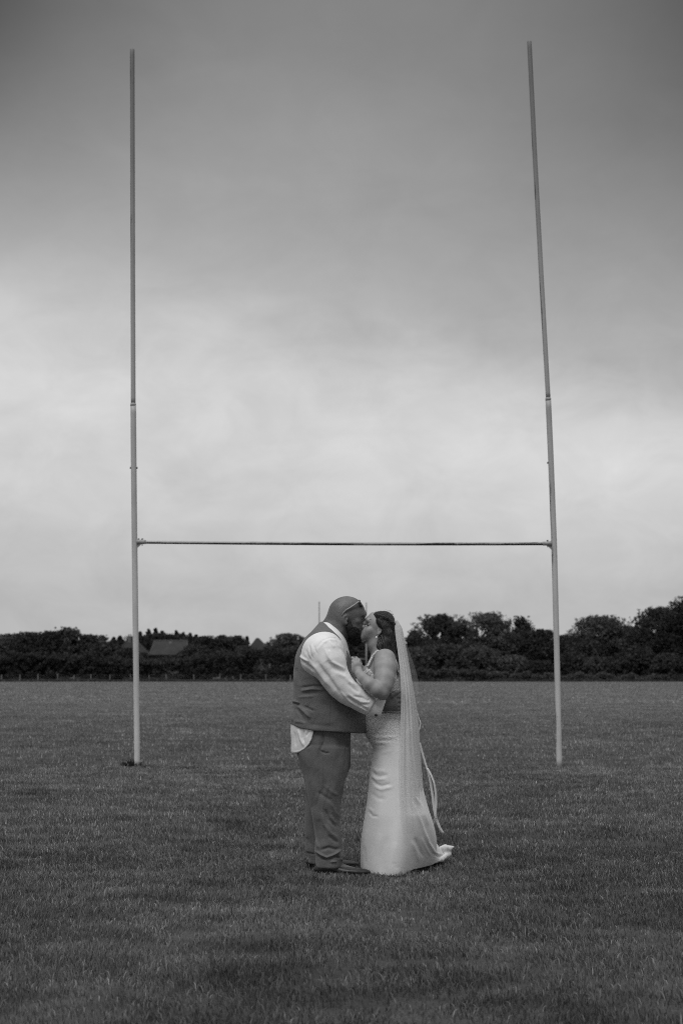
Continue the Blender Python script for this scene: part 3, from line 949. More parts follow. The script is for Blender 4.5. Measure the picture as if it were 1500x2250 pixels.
def build_houses():
    # the rectangular gabled roof
    Y = 300.0
    el, er = at(329, 1438, Y), at(411, 1438, Y)
    rl, rr = at(334.5, 1407, Y), at(408, 1407, Y)
    ze, zr = el[2], rl[2]
    D = 3.6
    root = empty('house', (float(el[0] + er[0]) / 2, Y + D, 0))
    tag(root, 'house with a broad rectangular pale tiled roof rising over the hedge', 'house')
    b = MB(); b.box(((el[0] + er[0]) / 2, Y + D, ze / 2), (er[0] - el[0] - 0.8, 2 * D - 0.7, ze)); b.build('wall', M['house_wall'], root)
    r = MB()
    th = 0.18
    for s in (-1, 1):
        y_e, y_r = Y + D + s * D * 1.06, Y + D
        V = [(el[0], y_e, ze), (er[0], y_e, ze), (rr[0], y_r, zr), (rl[0], y_r, zr)]
        r.add(V + [(x, y, z - th) for x, y, z in V], [(0, 1, 2, 3), (7, 6, 5, 4), (0, 4, 5, 1), (1, 5, 6, 2), (2, 6, 7, 3), (3, 7, 4, 0)])
    ro = r.build('roof', M['roof_tile'], root)
    rd = MB(); rd.tube([(rl[0], Y + D, zr + .02), (rr[0], Y + D, zr + .02)], .13, 8); rd.build('ridge', M['ridge'], ro)
    for x0, x1 in ((rr[0], er[0]), (rl[0], el[0])):
        rd = MB(); rd.tube([(x0, Y + D, zr), (x1, Y - .06 * D, ze + .03)], .11, 8); rd.build('verge', M['ridge'], ro)
    # pale repaired patch below the ridge
    pc = MB()
    q = [at(366, 1408.5, Y), at(375, 1408.5, Y), at(370.5, 1416.5, Y)]
    slope = lambda z: Y + D - (zr - z) / (zr - ze) * D * 1.06
    pc.add([(p[0], slope(p[2]) - .03, p[2] + .03) for p in q], [(0, 2, 1)]); pc.build('patch', M['ridge'], ro)
    for px, wpx, t in ((343, 7, 'g'), (352, 9, 'g'), (372, 12, 'g'), (391, 8, 'g')):
        c = at(px, 1444.5, Y)
        f = MB(); f.box((c[0], Y + .36, c[2]), (wpx * Y / FPX, .12, 1.0))
        fo = f.build('window', M['white_frame'], root)
        p = MB()
        for k in (-1, 1): p.box((c[0] + k * wpx * Y / FPX * .25, Y + .29, c[2]), (wpx * Y / FPX * .36, .04, .8))
        p.build('pane', M['window_glass'], fo)
    # the darker hipped roof left of it, with chimney
    Y2 = 296.0
    A, B = at(254, 1440, Y2), at(326, 1440, Y2)
    T0, T1 = at(272, 1407, Y2), at(296, 1407, Y2)
    root = empty('house', (float(A[0] + B[0]) / 2, Y2 + 4, 0))
    tag(root, 'house with a dark hipped roof and chimney half hidden behind the left upright', 'house')
    b = MB(); b.box(((A[0] + B[0]) / 2, Y2 + 4, A[2] / 2), (B[0] - A[0] - .8, 7.2, A[2])); b.build('wall', M['house_wall'], root)
    r = MB()
    V = [(A[0], Y2, A[2]), (B[0], Y2, A[2]), (B[0], Y2 + 8, A[2]), (A[0], Y2 + 8, A[2]), (T0[0], Y2 + 4, T0[2]), (T1[0], Y2 + 4, T0[2])]
    r.add(V, [(0, 1, 5, 4), (1, 2, 5), (2, 3, 4, 5), (3, 0, 4), (3, 2, 1, 0)])
    ro = r.build('roof', M['roof_dark'], root)
    for e0, e1 in ((5, 1), (4, 0)):
        rd = MB(); rd.tube([V[e0], V[e1]], .12, 8); rd.build('hip', M['roof_tile'], ro)
    c = MB(); q = at(279, 1410, Y2)
    c.box((q[0], Y2 + 4, q[2] - .2), (.75, .75, 2.6)); c.box((q[0], Y2 + 4, q[2] + 1.13), (.9, .9, .14))
    for k in (-1, 1): c.tube([(q[0] + k * .2, Y2 + 4, q[2] + 1.2), (q[0] + k * .2, Y2 + 4, q[2] + 1.65)], .12, 8)
    c.build('chimney', M['house_brick'], ro)
    for px, wpx in ((288, 7), (310, 10), (319, 5)):
        c = at(px, 1444, Y2)
        f = MB(); f.box((c[0], Y2 + .38, c[2]), (wpx * Y2 / FPX, .12, .9)); fo = f.build('window', M['white_frame'], root)
        p = MB(); p.box((c[0], Y2 + .31, c[2]), (wpx * Y2 / FPX * .8, .04, .7)); p.build('pane', M['window_glass'], fo)
    # lone pointed roof
    Y3 = 305.0
    A, B, T = at(543, 1428, Y3), at(592, 1428, Y3), at(561, 1401, Y3)
    T2 = at(567, 1401, Y3)
    root = empty('house', (float(A[0] + B[0]) / 2, Y3 + 3, 0))
    tag(root, 'house showing only a lone dark pointed roof above the trees', 'house')
    b = MB(); b.box(((A[0] + B[0]) / 2, Y3 + 3, A[2] / 2), (B[0] - A[0] - .6, 5, A[2])); b.build('wall', M['house_wall'], root)
    r = MB()
    V = [(A[0], Y3, A[2]), (B[0], Y3, A[2]), (B[0], Y3 + 6, A[2]), (A[0], Y3 + 6, A[2]), (T[0], Y3 + 3, T[2]), (T2[0], Y3 + 3, T[2])]
    r.add(V, [(0, 1, 5, 4), (1, 2, 5), (2, 3, 4, 5), (3, 0, 4), (3, 2, 1, 0)])
    r.build('roof', M['roof_dark'], root)


build_houses()
# ------------------------------------------------------------------ tools for figures: smooth implicit shapes turned into one mesh
Y0 = 9.22                                   # distance of the couple


def G(px, py, d=0.0):
    return at(px, py, Y0 + d)


def sc(d=0.0):
    return (Y0 + d) / FPX


def smin(a, b, k):
    if k <= 0: return np.minimum(a, b)
    h = np.maximum(k - np.abs(a - b), 0.0)
    return np.minimum(a, b) - h * h / (4 * k)


def smax(a, b, k):
    return -smin(-a, -b, k)


class Field:
    def __init__(self, lo, hi, h):
        self.lo, self.h = np.array(lo, float), h
        n = np.ceil((np.array(hi) - self.lo) / h).astype(int) + 1
        self.ax = [self.lo[i] + h * np.arange(n[i]) for i in range(3)]
        self.F = np.full(n, 1.0, dtype=np.float32)

    def sub(self, lo, hi):
        sl = []
        for i in range(3):
            a = int(max(0, math.floor((lo[i] - self.lo[i]) / self.h)))
            b = int(min(len(self.ax[i]), math.ceil((hi[i] - self.lo[i]) / self.h) + 1))
            if b <= a: return None, None
            sl.append(slice(a, b))
        g = np.meshgrid(self.ax[0][sl[0]], self.ax[1][sl[1]], self.ax[2][sl[2]], indexing='ij', sparse=True)
        return tuple(sl), g

    def put(self, sl, d, k, op='+'):
        if op == '+': self.F[sl] = smin(self.F[sl], d.astype(np.float32), k)
        elif op == '-': self.F[sl] = smax(self.F[sl], -d.astype(np.float32), k)
        else: self.F[sl] = smax(self.F[sl], d.astype(np.float32), k)

    def ell(self, c, r, R=None, k=0.01, op='+'):
        """ellipsoid; R = 3x3 with the local axes as rows"""
        c, r = np.array(c, float), np.array(r, float)
        m = (max(r) if R is not None else r) + 0.03 + k
        sl, g = self.sub(c - m, c + m)
        if sl is None: return
        x, y, z = g[0] - c[0], g[1] - c[1], g[2] - c[2]
        if R is not None:
            x, y, z = (R[i][0] * x + R[i][1] * y + R[i][2] * z for i in range(3))
        a, b, e = x / r[0], y / r[1], z / r[2]
        k0 = np.sqrt(a * a + b * b + e * e) + 1e-9
        k1 = np.sqrt((a / r[0]) ** 2 + (b / r[1]) ** 2 + (e / r[2]) ** 2) + 1e-9
        self.put(sl, k0 * (k0 - 1) / k1, k, op)

    def cap(self, a, b, ra, rb, k=0.01, op='+'):
        a, b = np.array(a, float), np.array(b, float)
        m = max(ra, rb) + 0.03 + k
        sl, g = self.sub(np.minimum(a, b) - m, np.maximum(a, b) + m)
        if sl is None: return
        ab = b - a
        x, y, z = g[0] - a[0], g[1] - a[1], g[2] - a[2]
        t = np.clip((x * ab[0] + y * ab[1] + z * ab[2]) / (ab.dot(ab) + 1e-12), 0, 1)
        d = np.sqrt((x - t * ab[0]) ** 2 + (y - t * ab[1]) ** 2 + (z - t * ab[2]) ** 2) - (ra + (rb - ra) * t)
        self.put(sl, d, k, op)

    def chain(self, pts, k=0.01, op='+'):
        """pts: list of (xyz, radius)"""
        for (a, ra), (b, rb) in zip(pts[:-1], pts[1:]):
            self.cap(a, b, ra, rb, k, op)

    def loft(self, st, k=0.01, grow=0.0, n=2.2, op='+', zlo=None, zhi=None):
        """st: stations (py, x_left, x_right, half_depth, d_centre); photo rows, any order"""
        rows = []
        for py, xl, xr, b, dc in st:
            p = G((xl + xr) / 2, py, dc)
            rows.append((p[2], p[0], p[1], (xr - xl) / 2 * sc(dc) + grow, b + grow))
        rows = np.array(sorted(rows))
        z0, z1 = rows[0, 0] if zlo is None else zlo, rows[-1, 0] if zhi is None else zhi
        z0 -= grow * .5; z1 += grow * .5
        a, b = rows[:, 3].max(), rows[:, 4].max()
        lo = np.array([(rows[:, 1] - rows[:, 3]).min() - .06, (rows[:, 2] - rows[:, 4]).min() - .06, z0 - .05])
        hi = np.array([(rows[:, 1] + rows[:, 3]).max() + .06, (rows[:, 2] + rows[:, 4]).max() + .06, z1 + .05])
        sl, g = self.sub(lo, hi)
        if sl is None: return
        # smooth interpolation of the stations along z
        zz = g[2].ravel()
        s = smooth_interp(zz, rows[:, 0], rows[:, 1:])
        cx, cy, A, B = (s[:, i][None, None, :] for i in range(4))
        q = ((np.abs(g[0] - cx) / A) ** n + (np.abs(g[1] - cy) / B) ** n) ** (1.0 / n)
        d = (q - 1) * np.minimum(A, B) * 0.9
        d = smax(d, np.maximum(z0 - g[2], g[2] - z1) + 0 * d, 0.015)
        self.put(sl, d, k, op)

    def grid_px(self):
        """photo pixel of every grid point (for cutting along outlines seen from the front)"""
        x, y, z = np.meshgrid(*self.ax, indexing='ij', sparse=True)
        zz = z - CAM_H
        f = y * CT + zz * ST
        u = -y * ST + zz * CT
        return 750 + FPX * x / f, 1125 - FPX * u / f

    def mesh(self, smooth=1):
        F, h = self.F, self.h
        s = F < 0
        c = np.zeros(np.array(F.shape) - 1, dtype=np.int8)
        offs = [(i, j, k) for i in (0, 1) for j in (0, 1) for k in (0, 1)]
        nx, ny, nz = F.shape
        for i, j, k in offs:
            c += s[i:nx - 1 + i, j:ny - 1 + j, k:nz - 1 + k]
        act = (c > 0) & (c < 8)
        ai = np.argwhere(act)
        idx = np.full(act.shape, -1, dtype=np.int64)
        idx[act] = np.arange(len(ai))
        acc = np.zeros((len(ai), 3)); cnt = np.zeros(len(ai))
        for ax in range(3):
            for o in offs:
                if o[ax]: continue
                o2 = list(o); o2[ax] = 1
                fa = F[ai[:, 0] + o[0], ai[:, 1] + o[1], ai[:, 2] + o[2]]
                fb = F[ai[:, 0] + o2[0], ai[:, 1] + o2[1], ai[:, 2] + o2[2]]
                x = (fa < 0) != (fb < 0)
                t = np.where(x, fa / np.where(x, fa - fb, 1), 0)
                p = np.tile(np.array(o, float), (len(ai), 1)); p[:, ax] += t
                acc += p * x[:, None]; cnt += x
        V = self.lo + h * (ai + acc / np.maximum(cnt, 1)[:, None])
        Q = []
        for ax in range(3):
            u, v = (ax + 1) % 3, (ax + 2) % 3
            a = [slice(None)] * 3; b = [slice(None)] * 3
            a[ax] = slice(0, -1); b[ax] = slice(1, None)
            sa, sb = s[tuple(a)], s[tuple(b)]
            e = np.argwhere(sa != sb)
            e = e[(e[:, u] > 0) & (e[:, v] > 0) & (e[:, u] < F.shape[u] - 1) & (e[:, v] < F.shape[v] - 1)]
            flip = sa[e[:, 0], e[:, 1], e[:, 2]]
            def cell(du, dv):
                q = e.copy(); q[:, u] -= du; q[:, v] -= dv
                return idx[q[:, 0], q[:, 1], q[:, 2]]
            q = np.stack([cell(1, 1), cell(0, 1), cell(0, 0), cell(1, 0)], -1)
            q[~flip] = q[~flip][:, ::-1]
            Q.append(q)
        Q = np.concatenate(Q)
        Q = Q[(Q >= 0).all(1)]
        for _ in range(smooth):
            V = relax(V, Q, 0.5)
        return V, Q


def smooth_interp(x, xs, ys):
    """monotone-ish cubic through stations"""
    xs = np.asarray(xs, float); ys = np.asarray(ys, float)
    m = np.gradient(ys, xs, axis=0) if len(xs) > 2 else np.tile((ys[1] - ys[0]) / (xs[1] - xs[0]), (len(xs), 1))
    x = np.clip(x, xs[0], xs[-1])
    i = np.clip(np.searchsorted(xs, x) - 1, 0, len(xs) - 2)
    h = (xs[i + 1] - xs[i])
    t = ((x - xs[i]) / h)[:, None]
    h = h[:, None]
    return ((2 * t ** 3 - 3 * t ** 2 + 1) * ys[i] + (t ** 3 - 2 * t ** 2 + t) * h * m[i] + (-2 * t ** 3 + 3 * t ** 2) * ys[i + 1] + (t ** 3 - t ** 2) * h * m[i + 1])


def relax(V, Q, f):
    n = len(V)
    S = np.zeros_like(V); c = np.zeros(n)
    for a, b in ((0, 1), (1, 2), (2, 3), (3, 0)):
        for p, q in ((a, b), (b, a)):
            i, j = Q[:, p], Q[:, q]
            for k in range(3):
                S[:, k] += np.bincount(i, V[j, k], n)
            c += np.bincount(i, minlength=n)
    return V + f * (S / np.maximum(c, 1)[:, None] - V) * (c > 0)[:, None]


def normals(V, Q):
    n = np.cross(V[Q[:, 2]] - V[Q[:, 0]], V[Q[:, 3]] - V[Q[:, 1]])
    N = np.zeros_like(V)
    for c in range(4):
        for k in range(3):
            N[:, k] += np.bincount(Q[:, c], n[:, k], len(V))
    return N / (np.linalg.norm(N, axis=1, keepdims=True) + 1e-12)


def fold(V, N, pts, w, amp, near=True, dmax=None):
    """press a crease (amp < 0) or raise a ridge (amp > 0) along a line, on the side turned to the viewer"""
    px, py = project(V)
    best = np.full(len(V), 1e9); tt = np.zeros(len(V))
    P = np.array(pts, float)
    L = np.concatenate([[0], np.cumsum(np.hypot(*np.diff(P, axis=0).T))])
    for i in range(len(P) - 1):
        a, b = P[i], P[i + 1]
        ab = b - a
        t = np.clip(((px - a[0]) * ab[0] + (py - a[1]) * ab[1]) / (ab @ ab), 0, 1)
        d = np.hypot(px - a[0] - t * ab[0], py - a[1] - t * ab[1])
        m = d < best
        best[m] = d[m]
        tt[m] = ((L[i] + t * (L[i + 1] - L[i])) / L[-1])[m]
    taper = np.clip(np.minimum(tt, 1 - tt) * 5, 0.0, 1) ** 0.7
    k = np.exp(-(best / w) ** 2) * (0.15 + 0.85 * taper) * (best < 3 * w)
    if near: k = k * np.clip(-N[:, 1] * 2.0 + 0.5, 0, 1)
    if dmax is not None: k = k * (V[:, 1] < Y0 + dmax)
    return V + N * (amp * FOLD * k)[:, None]


FOLD = 1.0


def ripple(V, N, scale, amp, seed=0, stretch=(1, 1, 1)):
    g = np.random.default_rng(seed)
    r = np.zeros(len(V))
    for i in range(9):
        w = g.normal(size=3) * scale * np.array(stretch)
        r += np.sin(V @ w + g.random() * 6.28 + 0.7 * np.sin(V @ (g.normal(size=3) * scale * .6))) / 3
    return V + N * (amp * r)[:, None]


def part(name, V, Q, mat, parent, smooth=True):
    return link(name, mesh_np(name, V, Q), mat, parent, smooth)


def rot_px(deg):
    """local axes for an ellipsoid turned in the picture plane (positive = clockwise as seen)"""
    a = math.radians(deg)
    return np.array([[math.cos(a), 0, -math.sin(a)], [0, 1, 0], [math.sin(a), 0, math.cos(a)]])


def E(F, px, py, d, rx, rz, rd, deg=0, k=0.01, op='+'):
    """ellipsoid given in photo pixels: half-sizes rx (along), rz (across), rd metres in depth"""
    s = sc(d)
    F.ell(G(px, py, d), (rx * s, rd, rz * s), rot_px(deg), k, op)


def CH(F, pts, k=0.01, op='+'):
    """chain of (px, py, d, radius in px)"""
    F.chain([(G(a, b, d), r * sc(d)) for a, b, d, r in pts], k, op)


# ------------------------------------------------------------------ materials of the couple
def crumple(sc1, d1, sc2, d2, stretch=(1, 1, 1)):
    """broad soft creases plus fine weave"""
    def f(t):
        a = t.noise(t.mapping(pos(t), stretch), sc1, 2, 0.5, 0.8)
        r = t.m('ABSOLUTE', t.m('SUBTRACT', a, 0.5))
        b = t.noise(pos(t), sc2, 3, 0.6)
        return t.m('ADD', t.m('MULTIPLY', r, d1), t.m('MULTIPLY', b, d2)), 1.0, 1.0
    return f


def cloth_bump(scale, s, dist):
    return lambda t: (t.noise(pos(t), scale, 4, 0.6), s, dist)


M['skin_m'] = material('skin_dark', lambda t: t.rng(t.noise(pos(t), 45, 4, 0.6), 0.3, 0.7, 0.095, 0.14), 0.42, cloth_bump(150, .5, .004), 0.45)
M['skin_w'] = material('skin_fair', lambda t: t.rng(t.noise(pos(t), 30, 4, 0.6), 00.3, 0.7, 0.25, 0.31), 0.5, cloth_bump(200, .2, .002), 0.35)
M['hand_m'] = M['skin_m']
M['beard'] = material('beard_hair', lambda t: t.rng(t.noise(pos(t), 160, 3), .3, .7, .010, .028), 0.6, cloth_bump(260, .9, .006), 0.25)
M['hair'] = material('brown_hair', lambda t: t.rng(t.noise(t.mapping(pos(t), (160, 160, 14)), 1, 3, .6), .34, .66, .008, .05), 0.42,
                     lambda t: (t.noise(t.mapping(pos(t), (190, 190, 12)), 1, 3, .6), .9, .006), 0.4)
M['lash'] = material('lash', 0.012, 0.6)
M['lip_m'] = material('lip', 0.10, 0.4)
M['shirt'] = material('white_shirt', lambda t: t.rng(t.noise(pos(t), 9, 3), .3, .7, .70, .78), 0.8, crumple(6, .010, 60, .0006, (1, 1, .6)), .2, sheen=.1)
M['tweed'] = material('tweed', lambda t: t.m('MULTIPLY', t.rng(t.noise(pos(t), 330, 2, .7), .3, .7, .10, .18), t.rng(t.noise(pos(t), 14, 3), .3, .7, .92, 1.08)), 0.95, crumple(6, .014, 300, .0022), .1, sheen=.15)
M['satin_back'] = material('waistcoat_back', lambda t: t.rng(t.noise(pos(t), 200, 3), .3, .7, .15, .20), 0.6, cloth_bump(150, .3, .003), .3, sheen=.1)
M['trouser'] = material('trouser_wool', lambda t: t.m('MULTIPLY', t.rng(t.noise(pos(t), 300, 2, .7), .3, .7, .105, .165), t.rng(t.noise(pos(t), 10, 3), .3, .7, .92, 1.08)), 0.95, crumple(7, .018, 260, .0018, (1, 1, .5)), .1, sheen=.15)
M['shoe'] = material('shoe_leather', lambda t: t.rng(t.noise(pos(t), 30, 3), .3, .7, .014, .03), 0.45, cloth_bump(60, .2, .004), .5)
M['sole'] = material('sole', 0.015, 0.7)
M['lace_shoe'] = material('shoe_lace', 0.20, 0.8)
M['satin'] = material('ivory_satin', lambda t: t.rng(t.noise(pos(t), 8, 3), .3, .7, .70, .76), 0.45, cloth_bump(30, .12, .01), .35, sheen=.15)


def lace_col(lo, hi):
    def f(t):
        v = t.voro(pos(t), 62.0, 'DISTANCE_TO_EDGE')
        n = t.noise(pos(t), 85, 3, .7, 1.5)
        k = t.rng(t.m('ADD', t.m('MULTIPLY', v, 1.6), n), 0.42, 0.72, 0.0, 1.0)
        return t.rng(k, 0, 1, lo, hi)
    return f


M['lace'] = material('bodice_lace', lace_col(.36, .78), 0.6, lambda t: (t.noise(pos(t), 85, 3, .7, 1.5), .9, .012), .4)
M['pearl'] = material('pearl', 0.8, 0.12, spec=.6)
M['lens'] = material('dark_lens', 0.02, 0.06, spec=.6)
M['glasses_frame'] = material('glasses_frame', 0.23, 0.3, spec=.5)
M['metal'] = material('ring_metal', 0.6, 0.15, spec=.8)
M['stud'] = material('cuff_stud', 0.03, 0.3)
M['ribbon'] = material('ribbon', 0.76, 0.5, sheen=.1)


def skirt_col(t):
    z = t.xyz(pos(t))[2]
    v = t.voro(pos(t), 55.0, 'DISTANCE_TO_EDGE')
    n = t.noise(pos(t), 70, 3, .7, 1.5)
    k = t.rng(t.m('ADD', t.m('MULTIPLY', v, 1.4), n), 0.42, 0.72, 0.0, 1.0)
    lace = t.rng(k, 0, 1, .68, .84)
    plain = t.rng(t.noise(pos(t), 8, 3), .3, .7, .76, .81)
    edge = t.m('ADD', z, t.m('MULTIPLY', t.noise(pos(t), 26, 3, .6), 0.09))
    w = t.rng(edge, 0.87, 0.93, 0.0, 1.0)
    return t.m('ADD', t.m('MULTIPLY', lace, w), t.m('MULTIPLY', plain, t.m('SUBTRACT', 1.0, w)))


def skirt_bump(t):
    z = t.xyz(pos(t))[2]
    n = t.noise(pos(t), 75, 3, .7, 1.5)
    w = t.rng(z, 0.80, 0.88, 0.08, 1.0)
    q = t.m('ABSOLUTE', t.m('SUBTRACT', t.noise(t.mapping(pos(t), (1, 1, .4)), 3.5, 1.5, .5, 0.6), 0.5))
    return t.m('ADD', t.m('MULTIPLY', t.m('MULTIPLY', n, t.rng(z, 0.80, 0.88, 0.0, 1.0)), .010), t.m('MULTIPLY', q, .014)), 1.0, 1.0


M['skirt'] = material('dress_satin', skirt_col, 0.45, skirt_bump, .35, sheen=.15)


def tulle(t, b, out):
    """fine net: light passes through the holes of the weave"""
    tr = t.new('ShaderNodeBsdfTransparent')
    tl = t.new('ShaderNodeBsdfTranslucent'); tl.inputs[0].default_value = (.88, .88, .88, 1)
    m1 = t.new('ShaderNodeMixShader'); m1.inputs[0].default_value = .5
    t.l.new(b.outputs[0], m1.inputs[1]); t.l.new(tl.outputs[0], m1.inputs[2])
    m2 = t.new('ShaderNodeMixShader')
    at_ = t.new('ShaderNodeAttribute', attribute_name='dens').outputs['Fac']
    t.l.new(at_, m2.inputs[0])
    t.l.new(tr.outputs[0], m2.inputs[1]); t.l.new(m1.outputs[0], m2.inputs[2])
    t.l.new(m2.outputs[0], out.inputs[0])


M['tulle'] = material('veil_tulle', 0.88, 0.8, fn=tulle)
# ------------------------------------------------------------------ the groom
MAN_TORSO = [(1366, 706, 733, .062, .0), (1378, 696, 744, .115, .0), (1392, 681, 755, .185, .0), (1408, 668, 763, .225, .0), (1432, 655, 769, .243, .0), (1458, 649, 774, .245, .0),
             (1485, 646.5, 778, .245, .0), (1515, 646.5, 786, .242, .0), (1545, 645, 795, .24, .0), (1575, 641.5, 800, .24, .0), (1600, 639, 801.5, .237, .0), (1616, 639, 800, .23, .0)]


def build_groom():
    foot = G(722, 1912, 0)
    root = empty('person', (float(foot[0]), Y0, 0))
    tag(root, 'bald bearded man in grey waistcoat and white shirt kissing the bride, arm round her waist', 'person')
    # ---- body: one continuous skin surface from skull to feet
    F = Field((-0.42, Y0 - .45, -0.01), (0.50, Y0 + .42, 1.86), 0.0056)
    E(F, 761.5, 1345, 0, 39.5, 35, .083, 0, .02)                      # skull
    E(F, 752, 1352, 0, 30, 32, .082, 0, .02)                          # back of head
    E(F, 776, 1352, 0, 25, 27, .072, 0, .02)                          # forehead / face
    E(F, 776, 1378, 0, 20, 27, .066, 12, .02)                         # cheeks and jaw
    E(F, 778, 1398, 0, 13, 13, .052, 0, .02)                          # chin
    CH(F, [(798, 1349.5, -.028, 4.5), (800, 1348.5, 0, 4.6), (798, 1349.5, .028, 4.5)], .012)   # brow ridge
    CH(F, [(797.5, 1358, 0, 3.2), (800, 1367, 0, 4.2)], .008)         # bridge of nose
    E(F, 799.5, 1370.5, .006, 5.2, 4.6, .016, 0, .006)                   # nose tip
    for s in (-1, 1):
        E(F, 797, 1372, s * .015, 4, 3.4, .010, 0, .005)              # nostrils
        E(F, 794, 1358, s * .032, 5, 4.2, .017, 0, .008, '-')         # eye hollow
        E(F, 793.5, 1358.5, s * .031, 4.2, 3.4, .014, 0, .004)        # closed eyelid
        E(F, 783, 1365, s * .052, 9, 7, .02, 0, .012)                 # cheek bone
    E(F, 795, 1376.5, 0, 5, 4.5, .026, 0, .008)
    E(F, 793, 1381, 0, 4.5, 2.6, .022, 0, .006)
    E(F, 792, 1386, 0, 4.2, 2.6, .020, 0, .006)
    for s in (-1, 1):                                                 # ears
        E(F, 758, 1360, s * .087, 7, 11, .017, 14, .004)
        E(F, 760.5, 1359, s * .106, 4.2, 7.2, .013, 14, .003, '-')
        E(F, 762, 1361.5, s * .092, 2.0, 3.4, .010, 0, .003)
        E(F, 760.5, 1369.5, s * .088, 4.0, 3.8, .013, 0, .003)
    CH(F, [(744, 1366, 0, 27), (735, 1388, 0, 28), (722, 1412, 0, 30)], .03)          # neck
    CH(F, [(729, 1362, 0, 13), (723, 1374, 0, 16)], .02)              # roll at the nape
    F.loft([(p, a + 6, b - 6, c - .018, e) for p, a, b, c, e in MAN_TORSO[2:10]] + [(1592, 652, 766, .20, 0.), (1612, 656, 760, .19, 0.), (1660, 664, 758, .18, 0.)], .04)
    near = [(716, 1440, -.215, 27), (735, 1487, -.265, 21), (759, 1521, -.275, 17), (790, 1538, -.26, 14.5), (824, 1554, -.232, 10)]
    far = [(716, 1440, .215, 27), (742, 1490, .255, 21), (775, 1520, .26, 17), (810, 1530, .235, 14), (838, 1536, .20, 10)]
    CH(F, near, .03); CH(F, far, .03)
    # near hand laid flat on the small of her back, thumb up, fingers running away under the veil
    E(F, 848, 1549, -.212, 15, 15, .018, -8, .012)
    E(F, 860, 1545.5, -.200, 14, 17.5, .0155, -10, .010)
    for k, (y0, y1, y2, r, ln) in enumerate([(1532, 1529, 1529, 4.9, 0), (1541, 1539, 1540, 5.1, 3), (1550.5, 1549.5, 1551, 5.0, 1), (1558.5, 1557.5, 1559, 4.4, -4)]):
        CH(F, [(862, y0, -.196, r), (875, (y0 + y1) / 2, -.176, r * .97), (886 + ln, y1, -.13, r * .9), (892 + ln, y2, -.09, r * .8)], .0035)
    CH(F, [(846, 1541, -.214, 7), (858, 1529, -.206, 6), (869, 1522.5, -.188, 5.2), (878, 1519, -.165, 4.4)], .006)
    # far hand, on the far side of her waist
    E(F, 852, 1540, .188, 13, 13, .016, 0, .012)
    for k in range(4):
        CH(F, [(860, 1530 + 7 * k, .185, 4.2), (878, 1529 + 7.4 * k, .172, 4), (890, 1529 + 7.4 * k, .15, 3.4)], .0035)
    CH(F, [(850, 1530, .19, 5.5), (862, 1519, .185, 4.8), (872, 1514, .175, 4)], .006)
    # legs and feet (inside trousers and shoes)
    for d, x in ((-.105, 0), (.12, -12)):
        CH(F, [(712, 1650, d, 34), (713 + x * .5, 1740, d, 26), (718 + x, 1790, d, 20), (719 + x, 1840, d * 1.15, 18), (718 + x * 1.2, 1893, d * 1.25, 12)], .03)
        CH(F, [(716 + x * 1.2, 1897, d * 1.25, 13), (745 + x * 1.2, 1908, d * 1.25, 11), (778 + x * 1.2, 1913, d * 1.25, 7)], .02)
    V, Q = F.mesh(1)
    body = part('body', V, Q, M['skin_m'], root)

    # ---- beard: dense dark volume with hair ends standing off
    B = Field((.0, Y0 - .13, 1.38), (.20, Y0 + .13, 1.72), 0.0035)
    E(B, 777, 1386, 0, 15, 23, .069, 14, .012)
    E(B, 779, 1399, 0, 16, 17, .055, 0, .012)
    E(B, 781, 1408, 0, 9, 11, .036, 0, .010)
    for s in (-1, 1):
        CH(B, [(766.5, 1366, s * .077, 3.6), (767.5, 1378, s * .074, 6.5), (773, 1392, s * .062, 9)], .012)
        CH(B, [(792.5, 1378.2, s * .012, 2.6), (786, 1380, s * .036, 3.4), (780, 1387, s * .05, 5)], .006)      # moustache
    E(B, 791.5, 1391, 0, 3.4, 4, .018, 0, .008)
    E(B, 797, 1384, 0, 4.5, 2.2, .018, 0, .004, '-')                   # mouth
    V, Q = B.mesh(1)
    N = normals(V, Q)
    V = ripple(V, N, 190, .0016, 4); V = ripple(V, N, 420, .0009, 5)
    be = part('beard', V, Q, M['beard'], root)
    g = np.random.default_rng(9)
    ok = np.where((N[:, 2] < .5) & (V[:, 2] < G(780, 1378)[2]))[0]
    ii = g.choice(ok, 2600)
    P, D = V[ii], N[ii] * .6 + np.array([.12, 0, -.75]) + g.normal(0, .25, (len(ii), 3))
    D /= np.linalg.norm(D, axis=1, keepdims=True)
    L = (.006 + .012 * g.random(len(ii)))[:, None]
    W = np.cross(D, g.normal(size=D.shape)); W /= np.linalg.norm(W, axis=1, keepdims=True); W *= .0007
    hv = np.stack([P - W, P + W, P + D * L], 1).reshape(-1, 3)
    link('strands', mesh_np('strands', hv, np.arange(len(hv)).reshape(-1, 3)), M['beard'], be, False)['kind'] = 'stuff'
    # eyebrow and lashes
    for s in (-1, 1):
        bb = MB(); bb.tube([G(799.5, 1348.8, s * .016), G(797, 1347.3, s * .034), G(790, 1348.5, s * .056)], [.0035, .004, .002], 8)
        bb.build('eyebrow', M['beard'], root, True)
        el = MB(); el.tube([G(797.3, 1359.6, s * .024), G(795, 1361.0, s * .040), G(790.5, 1360.2, s * .052)], [.0014, .0016, .001], 6)
        el.build('eyelash', M['lash'], root, True)

    # ---- shirt: shoulders and sleeves bulging out of the armholes, tail hanging out at the back
    S = Field((-0.38, Y0 - .44, .68), (0.36, Y0 + .44, 1.72), 0.0043)
    S.loft(MAN_TORSO, .02, -0.007)
    for s in (-1, 1):
        E(S, 709, 1437, s * .205, 47, 47, .085, 0, .035)
        E(S, 690, 1452, s * .20, 27, 24, .075, 0, .03)
